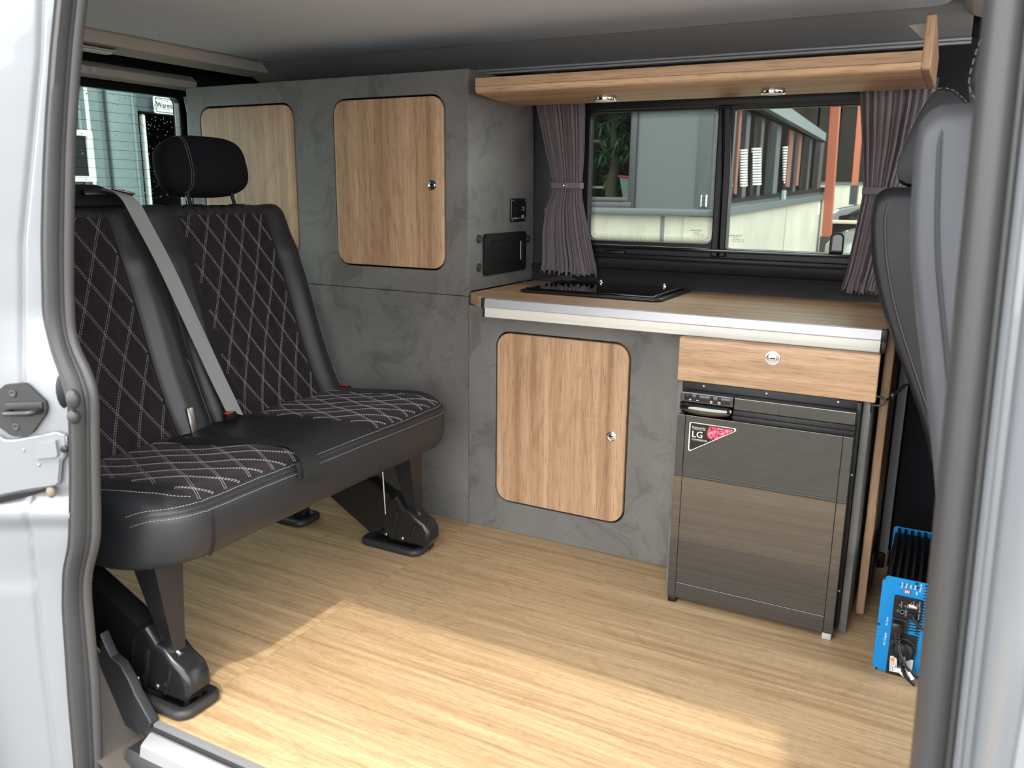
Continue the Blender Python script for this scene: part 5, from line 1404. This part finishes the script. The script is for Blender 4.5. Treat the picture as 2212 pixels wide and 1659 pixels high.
MB().box(wx0, xw, YN+0.3, YN+2.7, 3.2, 3.3).build('room_ceiling', 'darkwood', bld)
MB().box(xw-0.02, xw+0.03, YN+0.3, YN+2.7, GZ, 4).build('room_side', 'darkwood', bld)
MB().box(xl, wx0, YN+0.02, YN+0.3, zt_-0.01, 4.5).build('cladding_panel', 'cladding', bld)
MB().box(wx0-0.02, xw+0.01, YN+0.0, YN+0.3, wz1, 4.5).build('cladding_panel', 'cladding', bld)
# socket plate at the corner
sp_ = thing('wall_outlet', N_(1521, 434), 'white three-gang outlet plate at the corner of the grey cladding outside', 'outlet')
a, b = N_(1515, 421, YN-0.02), N_(1526.5, 447, YN-0.02)
MB().box(a.x, b.x, YN-0.035, YN-0.013, b.z, a.z, 0.004).build('outlet_plate', 'label', sp_)
for k in range(3):
    zz = a.z + (b.z-a.z)*(k+0.5)/3; MB().box(a.x+0.012, b.x-0.012, YN-0.037, YN-0.034, zz-0.024, zz+0.024, 0.002).build('outlet_slot', 'framegrey', sp_)
# indoor shrub behind the window: stem, branches, tufts of narrow leaves
shr = thing('indoor_shrub', (N_(1330, 380, YN+0.8).x, YN+0.8, GZ+0.5), 'leafy green shrub standing behind the window of the grey building', 'plant')
tr = MB(); YP = YN+0.8
def Q(px, py, dy=0): return at(px, py, 'y', YP+dy)
tr.tube([Q(1318, 470), Q(1322, 400), Q(1330, 350), Q(1326, 300), Q(1330, 220)], [0.10, 0.08, 0.06, 0.045, 0.03], 8)
tr.tube([Q(1326, 360), Q(1345, 350, 0.1), Q(1368, 338, 0.2)], [0.04, 0.035, 0.03], 8)
tr.tube([Q(1325, 340), Q(1305, 325, -0.1), Q(1296, 300, -0.15)], [0.03, 0.022, 0.015], 6)
tr.build('stem', 'bark', shr, 1.2)
tufts = [(1302, 330), (1310, 345), (1325, 318), (1335, 300), (1300, 352), (1295, 338), (1345, 335), (1350, 310), (1320, 285), (1340, 270), (1355, 290), (1315, 375), (1310, 385), (1330, 255), (1350, 245), (1305, 300), (1330, 330), (1345, 260), (1360, 330), (1322, 245), (1300, 270), (1338, 352), (1310, 265)]
for i, (px, py) in enumerate(tufts):
    c = Q(px, py, R.uniform(-0.25, 0.2)); lm = MB()
    for k in range(12):
        az = R.uniform(0, 2*PI); el = R.uniform(-1.1, 0.7); ln = R.uniform(0.10, 0.19)
        d = Vector((math.cos(az)*math.cos(el), math.sin(az)*math.cos(el), math.sin(el))); s_ = d.cross(Vector((0, 0, 1))).normalized()*0.014
        up_ = s_.cross(d).normalized()*0.004
        lm.add([c, c+d*ln*0.45+s_, c+d*ln+Vector((0, 0, -0.03)), c+d*ln*0.45-s_, c+d*ln*0.45+up_], [(0, 1, 4), (1, 2, 4), (2, 3, 4), (3, 0, 4)])
    lm.build('leaf_tuft', 'leaf', shr, None)
tbn = thing('storage_tub', Q(1365, 410, -0.4), 'pale blue tub with a red rim standing behind the outside window', 'tub')
tbm = MB(); rows = []
a = Q(1338, 381, -0.45); b = Q(1400, 396, -0.45)
x0, x1, zz1, zz0 = a.x, xw-0.06, a.z, Q(1340, 440, -0.45).z
MB().loft([[(x0+i_, YP-0.45+i_, z), (x1, YP-0.45+i_, z), (x1, YP-0.1, z), (x0+i_, YP-0.1, z)] for i_, z in ((0.0, zz1), (0.05, zz0))]).build('tub_body', 'paleblue', tbn)
MB().tube([(x0, YP-0.1, zz1), (x0-0.004, YP-0.455, zz1), (x1, YP-0.455, zz1-0.02)], 0.013, 8).build('tub_rim', 'signred', tbn)
tbl = thing('indoor_table', Q(1285, 405, 0.5), 'dark table with a pale bright edge behind the outside window', 'table')
a = Q(1255, 404, 0.4); b = Q(1306, 406, 0.4)
MB().box(a.x-1.0, b.x, YP+0.4, YP+1.2, a.z-0.015, a.z+0.012, 0.004).build('table_top', 'label', tbl)
MB().box(a.x-0.9, b.x-0.05, YP+0.45, YP+0.5, zt_-0.295, a.z-0.015).build('table_front', 'darkwood', tbl)
shf = thing('indoor_shelf', Q(1275, 306, 0.9), 'short pale shelf board on the dark room wall behind the outside window', 'shelf')
a = Q(1240, 305, 0.9); b = Q(1293, 305, 0.9); MB().box(a.x, b.x, YP+0.9, YP+1.2, a.z-0.014, a.z+0.014, 0.003).build('shelf_board', 'terrwall', shf)

# long face going back to the right
A2 = Vector((cN.x+0.02, YN, 0)); E2 = Vector((cE.x, 15.5, 0)); D2 = (E2-A2); L2 = D2.length; D2.normalize(); N2 = Vector((D2.y, -D2.x, 0))
if N2.x < 0: N2 = -N2
OUT = [0.0]
def W2(px, py, out=None):
    out = OUT[0] if out is None else out
    return W2_(px, py, out)
def W2_(px, py, out):
    """photo point -> (distance along the long face, height)"""
    d = FW + RT*((px-1106)/F) - UP*((py-829.5)/F)
    o = A2 + N2*out; t = (o-CAM).dot(N2)/d.dot(N2); q = CAM + d*t
    return (q-o).dot(D2), q.z
bl2 = bld
def wpoly(name, pts, out, th, mat, parent=bl2):
    mb = MB(); mb.prism([A2 + D2*s + N2*out + Vector((0, 0, z)) for s, z in pts], -N2*th); return mb.build(name, mat, parent, None)
def wbox(name, pxa, pxb, pyt, pyb, out, th, mat, parent=bl2):
    """upright board spanning two photo columns; top and bottom follow the face"""
    OUT[0] = out
    s0, zt0 = W2(pxa, pyt[0]); s1, zt1 = W2(pxb, pyt[1]); _, zb0 = W2(pxa, pyb[0]); _, zb1 = W2(pxb, pyb[1])
    OUT[0] = 0.0
    return wpoly(name, [(s0, zb0), (s1, zb1), (s1, zt1), (s0, zt0)], out, th, mat, parent)
capt = lambda px: 452 + (1783-px)*0 + (422-452)*(px-1560)/(1783-1560)
sA, zA = W2(1536, capt(1536)); sE, zE = W2(1783, capt(1783))
wpoly('plaster_base', [(0, -1.5), (sE, -1.0), (sE, zE-0.06), (0, zA-0.06)], 0, 0.3, 'plaster')
wpoly('sill_flashing', [(0, zA-0.07), (sE, zE-0.075), (sE, zE+0.03), (0, zA+0.03)], 0.06, 0.3, 'capmetal')
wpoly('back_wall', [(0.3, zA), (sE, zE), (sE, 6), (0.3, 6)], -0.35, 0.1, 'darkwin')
for px in (1697, ): s_, z_ = W2(px, 470); wpoly('base_joint', [(s_-0.01, -1.5), (s_+0.01, -1.5), (s_+0.01, z_+0.2), (s_-0.01, z_+0.2)], 0.003, 0.3, 'cladding_mid')
eave = lambda px: 205 + (px-1600)*0.52
sill_ = lambda px: capt(px)-14
posts = [(1574, 1581, 'framegrey'), (1590, 1597, 'darkwood'), (1617, 1625, 'framegrey'), (1634, 1641, 'darkwood'), (1649, 1655, 'framegrey'), (1664, 1670, 'darkwood'), (1682, 1691, 'cladding'), (1704, 1709, 'darkwood'), (1724, 1730, 'framegrey'), (1738, 1742, 'darkwood'), (1752, 1757, 'framegrey'), (1764, 1768, 'darkwood'), (1775, 1782, 'framegrey')]
for a, b, mt in posts: wbox('window_post', a, b, (max(150, eave(a)), max(150, eave(b))), (sill_(a), sill_(b)), 0.0, 0.14, mt)
wbox('lower_rail', 1562, 1782, (sill_(1562)-6, sill_(1782)-4), (sill_(1562)+4, sill_(1782)+6), 0.0, 0.16, 'darkwood')
wbox('lower_panel', 1562, 1782, (sill_(1562)+2, sill_(1782)+6), (capt(1562), capt(1782)), 0.0, 0.10, 'framegrey')
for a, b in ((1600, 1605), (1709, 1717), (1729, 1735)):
    wbox('orange_reflection', a, b, (max(225, eave(a)+4), max(225, eave(b)+4)), (sill_(a)-14, sill_(b)-12), 0.02, 0.05, 'terracotta_reflected')  # orange strips stand in for columns reflected in the glazing
for a, b, t0, t1 in ((1575, 1583, 325, 405), (1602, 1615, 323, 405), (1627, 1645, 320, 402), (1694, 1704, 317, 398)):
    n = 14
    for k in range(n):
        y0_, y1_ = t0+(t1-t0)*k/n, t0+(t1-t0)*(k+0.62)/n
        wbox('blind_slat', a, b, (y0_, y0_-(b-a)*0.04), (y1_, y1_-(b-a)*0.04), 0.006, 0.02, 'blind')
# pale fascia below the eaves and the roof soffit
wbox('fascia', 1655, 1785, (195, 288), (232, 305), 0.25, 0.10, 'cladding_mid')
wbox('eaves_board', 1540, 1786, (176, 297), (196, 308), 0.16, 0.10, 'darkwood')
wpoly('roof_edge', [(-0.5, 5.2), (sE+0.3, 5.2), (sE+0.3, 5.5), (-0.5, 5.5)], 0.0, 0.5, 'cladding')
px_s, _z = W2(1692, 420); 
wbox('service_tube', 1695, 1699, (411, 411), (431, 431), 0.05, 0.04, 'paleblue')
wbox('notice_strip', 1768, 1773, (438, 438), (464, 463), 0.01, 0.02, 'label')

# terracotta columns and the dark back yard
def column(px0, px1, ytop, ybot, Y, label):
    a, b = at(px0[0], ytop, 'y', Y), at(px0[1], ytop, 'y', Y); c, d = at(px1[0], ybot, 'y', Y), at(px1[1], ybot, 'y', Y)
    t = thing('column', (c.x, Y, c.z), label, 'column', 'terracotta columns in the yard')
    mb = MB(); mb.loft([[Vector((l.x, Y, l.z)), Vector((r.x, Y, r.z)), Vector((r.x, Y+0.2, r.z)), Vector((l.x, Y+0.2, l.z))] for l, r in ((c, d), (a, b))])
    mb.build('shaft', 'terracotta', t); h = (a.z-c.z)
    mb2 = MB(); mb2.box(c.x-0.02, d.x+0.02, Y-0.02, Y+0.22, c.z-0.4, c.z+0.04); mb2.build('column_foot', 'framegrey', t); return t
column((1797, 1816), (1774, 1793), 190, 515, 15.0, 'terracotta column at the end of the pale base, nearer and broader of two')
column((1857, 1869), (1839, 1851), 190, 404, 19.0, 'terracotta column behind the parked black car, farther and half hidden by curtain')
yw = thing('yard_wall', (-2, 22, GZ), 'low pale wall behind the parked black car across the yard', 'wall')
a = at(1760, 398, 'y', 22.0); MB().box(a.x-3, a.x+8, 22.0, 22.3, -1, a.z).build('wall_body', 'plaster', yw); MB().box(a.x-3, a.x+8, 21.95, 22.35, a.z, a.z+0.06).build('wall_coping', 'capmetal', yw)
hd_ = thing('timber_shed', (-2, 26, GZ), 'tall dark timber shed wall rising behind the terracotta columns', 'shed')
a = at(1700, 398, 'y', 26.0)
for k in range(26):
    x0 = a.x - 6 + 0.62*k
    if k == 0: MB().box(a.x-6, a.x+11, 26.25, 26.35, -1, 9).build('backing', 'darkwood', hd_)
    MB().box(x0, x0+0.56, 26.0-0.03*(k % 3), 26.2, -1, 9, 0.01).build('timber_board', 'darkwood', hd_)
tk = thing('loading_edge', (0, 14, 0), 'pale timber beam lying between the two parked cars', 'beam')
a, b = at(1794, 476, 'y', 15.9), at(1862, 479, 'y', 15.9)
MB().box(a.x-0.1, b.x+1.5, 15.9, 16.2, b.z-0.05, a.z, 0.01).build('beam', 'terrwall', tk)
MB().box(a.x-0.1, b.x+1.5, 16.0, 16.2, GZ-0.3, b.z-0.05).build('beam_support', 'black', tk)

def car(name, loc, heading, size, paint, label):
    """three-box hatchback: x forward, built from cross sections"""
    t = thing(name, loc, label, 'car')
    L, W, H = size; Rm = Matrix.Rotation(heading, 4, 'Z'); O = Vector(loc)
    def P(x, y, z): return O + (Rm @ Vector((x*L/2, y*W/2, z*H)))
    def ring(x, w_, zb, zs, zt):
        return [P(x, s*w, z) for s, w, z in ((-1, w_*0.86, zb), (-1, w_, zb+0.06), (-1, w_, zs), (-1, w_*0.93, zt-0.03), (-1, w_*0.80, zt), (1, w_*0.80, zt), (1, w_*0.93, zt-0.03), (1, w_, zs), (1, w_, zb+0.06), (1, w_*0.86, zb))]
    secs = [(-1.0, 0.84, 0.22, 0.45, 0.58), (-0.96, 0.92, 0.16, 0.48, 0.62), (-0.8, 0.98, 0.14, 0.50, 0.65), (-0.3, 1.0, 0.14, 0.50, 0.64), (0.2, 1.0, 0.14, 0.50, 0.64), (0.42, 1.0, 0.14, 0.49, 0.635), (0.7, 0.98, 0.14, 0.46, 0.58), (0.88, 0.93, 0.15, 0.42, 0.53), (0.96, 0.86, 0.17, 0.38, 0.48), (1.0, 0.72, 0.22, 0.34, 0.42)]
    MB().loft([ring(*s) for s in secs]).build('car_body', paint, t, 0.9)
    def cab(x, w_, zt, zb): return [P(x, -w_, zb), P(x, -w_*0.80, zt), P(x, w_*0.80, zt), P(x, w_, zb)]
    cabs = [(-0.92, 0.88, 0.64, 0.60), (-0.72, 0.92, 0.93, 0.60), (-0.5, 0.93, 0.99, 0.60), (-0.1, 0.93, 1.0, 0.60), (0.10, 0.93, 0.97, 0.60), (0.46, 0.92, 0.64, 0.60)]
    MB().loft([cab(*c) for c in cabs], True).build('cabin_glass', 'carglass', t, 0.4)
    rf = [(-0.74, 0.75, 0.935), (-0.5, 0.76, 1.0), (-0.1, 0.76, 1.012), (0.10, 0.76, 0.98)]
    MB().loft([[P(x, -w_, z), P(x, -w_, z+0.012), P(x, w_, z+0.012), P(x, w_, z)] for x, w_, z in rf]).build('roof', paint, t)
    for s in (-1, 1):
        for pts in (((0.46, 0.92, 0.63), (0.10, 0.74, 0.985)), ((-0.12, 0.93, 0.63), (-0.12, 0.75, 1.0)), ((-0.90, 0.88, 0.63), (-0.72, 0.74, 0.94))):
            MB().tube([P(x, s*y, z) for x, y, z in pts], 0.035, 6).build('pillar', paint, t)
        for x in (-0.62, 0.64):
            c = P(x, s*0.88, 0.20); ax = Rm @ Vector((0, s, 0)); r = 0.21*H
            wl = MB().lathe(c, ax, [(r*0.6, -0.08), (r, -0.06), (r, 0.09), (r*0.85, 0.11), (r*0.7, 0.11)], 24).build('wheel', 'tyre', t, 0.8)
            MB().lathe(c, ax, [(r*0.68, 0.09), (r*0.62, 0.115), (r*0.2, 0.09), (0, 0.10)], 18).build('wheel_rim', 'steel', wl, 0.8)
        c = P(0.90, s*0.70, 0.44)
        hl = MB(); hl.sphere(c, 0.15, 0.13, 0.11, 16, 10); hl.build('headlight', 'chrome', t, 3.2)
        c = P(0.12, s*1.06, 0.68); MB().sphere(c, 0.08, 0.10, 0.06, 10, 8).build('door_mirror', paint, t, 3.2)
    MB().obox(P(1.0, 0, 0.22), (Rm @ Vector((0.03, 0, 0))), (Rm @ Vector((0, W*0.38, 0))), Vector((0, 0, 0.09)), 0.02).build('bumper', 'framegrey', t)
    return t
q = at(1802, 474, 'y', 17.5)
car('car', (q.x+1.75, 18.4, q.z-0.52), PI+0.10, (3.9, 1.70, 1.45), 'carblack', 'black hatchback with a round headlight parked across the yard behind the curtain')
q = at(1776, 505, 'y', 9.0); qz = at(1840, 478, 'y', 9.0).z
car('car', (q.x+2.05, 9.8, qz-0.90), PI+0.06, (4.1, 1.75, 1.45), 'carsilver', 'silver-grey car, only its bonnet and headlight showing low in the side window')

# ---- facade behind the tailgate window
XF_ = -6.0
fc = thing('warehouse_facade', (XF_, 0, GZ), 'pale teal panelled warehouse facade seen through the rear window', 'building')
def B_(px, py): q = at(px, py, 'x', XF_); return q.y, q.z
y0f, _ = B_(150, 300); y1f, _ = B_(400, 300)
edges = [(-60, 176, 'cladding_mid'), (176, 222, 'cladding_light'), (222, 236, 'cladding_mid'), (236, 290, 'cladding_light'), (290, 306, 'cladding_mid')]
for a, b, mt in edges:
    ya, yb = B_(a, 300)[0], B_(b, 300)[0]
    MB().box(XF_-0.2, XF_-(0.0 if mt == 'cladding_light' else 0.02), ya, yb, GZ, 6.0, 0.012).build('facade_panel', mt, fc)
for a, b in ((234, 237), (289, 293), (174, 178)):
    ya, yb = B_(a, 300)[0], B_(b, 300)[0]
    MB().box(XF_-0.01, XF_+0.012, ya, yb, GZ, 6.0).build('panel_joint', 'cladding' if a == 234 else 'cladding_light', fc)
ya, yb = B_(306, 300)[0], B_(520, 300)[0]
MB().box(XF_-0.25, XF_-0.05, ya, yb, B_(350, 243)[1], 6.0).build('facade_panel', 'cladding', fc)
MB().box(XF_-2.5, XF_-2.4, ya-1, yb, GZ, 6.0).build('gate_interior', 'darkwood', fc)
MB().box(XF_-2.5, XF_-0.3, yb, yb+0.1, GZ, 6.0).build('gate_side', 'darkwood', fc)
MB().box(XF_-2.5, XF_-0.3, ya-0.3, ya-0.2, GZ, 6.0).build('gate_side', 'darkwood', fc)
MB().box(XF_-2.5, XF_-0.3, ya, yb, 3.5, 3.6).build('gate_ceiling', 'darkwood', fc)
MB().box(XF_-0.30, XF_-0.2, ya, B_(314, 300)[0], GZ, B_(350, 243)[1]).build('gate_jamb', 'framegrey', fc)
a0, a1 = B_(321, 300)[0], B_(327, 300)[0]
MB().box(XF_-0.12, XF_-0.06, a0, a1, GZ, B_(322, 247)[1], 0.01).build('gate_post', 'label', fc)
sg = thing('sign_board', (XF_, 0.6, 1.8), 'white sign board with dark lettering seen at the top of the rear window', 'sign')
sy0, sz1 = B_(329, 207); sy1, sz0 = B_(415, 251)
plate('sign_panel', [rrect(sy0, sy1+0.4, B_(330, 244)[1], sz1, 0.02, 4)], 0.02, 0.003, frame((XF_+0.02, 0, 0), (0, 1, 0), (0, 0, 1)), 'white', sg)
plate('sign_border', [rrect(sy0+0.012, sy1+0.388, B_(330, 244)[1]+0.012, sz1-0.012, 0.015, 4), rrect(sy0+0.02, sy1+0.38, B_(330, 244)[1]+0.02, sz1-0.02, 0.012, 4)[::-1]], 0.002, 0, frame((XF_+0.0225, 0, 0), (0, 1, 0), (0, 0, 1)), 'framegrey', sg, None)
ty, tz = B_(334, 226)
text('sign_text', 'Warenannahme', 0.082, frame((XF_+0.0225, ty, tz-0.0), (0, 1, 0), (0, 0, 1)) @ Matrix.Diagonal((0.82, 1, 1, 1)), 'framegrey', sg, align='LEFT', depth=0.003)
wn = fc
wy1, wz1_ = B_(190, 283); _, wz0_ = B_(190, 393); wy0 = wy1-1.4
plate('window_frame', [rrect(wy0, wy1, wz0_, wz1_, 0.01, 2), rrect(wy0+0.05, wy1-0.055, wz0_+0.05, wz1_-0.05, 0.006, 2)[::-1]], 0.06, 0.004, frame((XF_+0.06, 0, 0), (0, 1, 0), (0, 0, 1)), 'label', wn)
plate('pane', [rrect(wy0+0.04, wy1-0.045, wz0_+0.04, wz1_-0.04, 0.004, 2)], 0.01, 0, frame((XF_+0.03, 0, 0), (0, 1, 0), (0, 0, 1)), 'darkwin', wn)
pipe = fc
MB().tube([(XF_+0.05, B_(187, 300)[0], GZ), (XF_+0.05, B_(187, 300)[0], 5.5)], 0.016, 8).build('pipe_tube', 'label', pipe)
for z in (0.4, 1.9): MB().box(XF_, XF_+0.07, B_(187, 300)[0]-0.02, B_(187, 300)[0]+0.02, z-0.02, z+0.02).build('pipe_clip', 'steel', pipe)
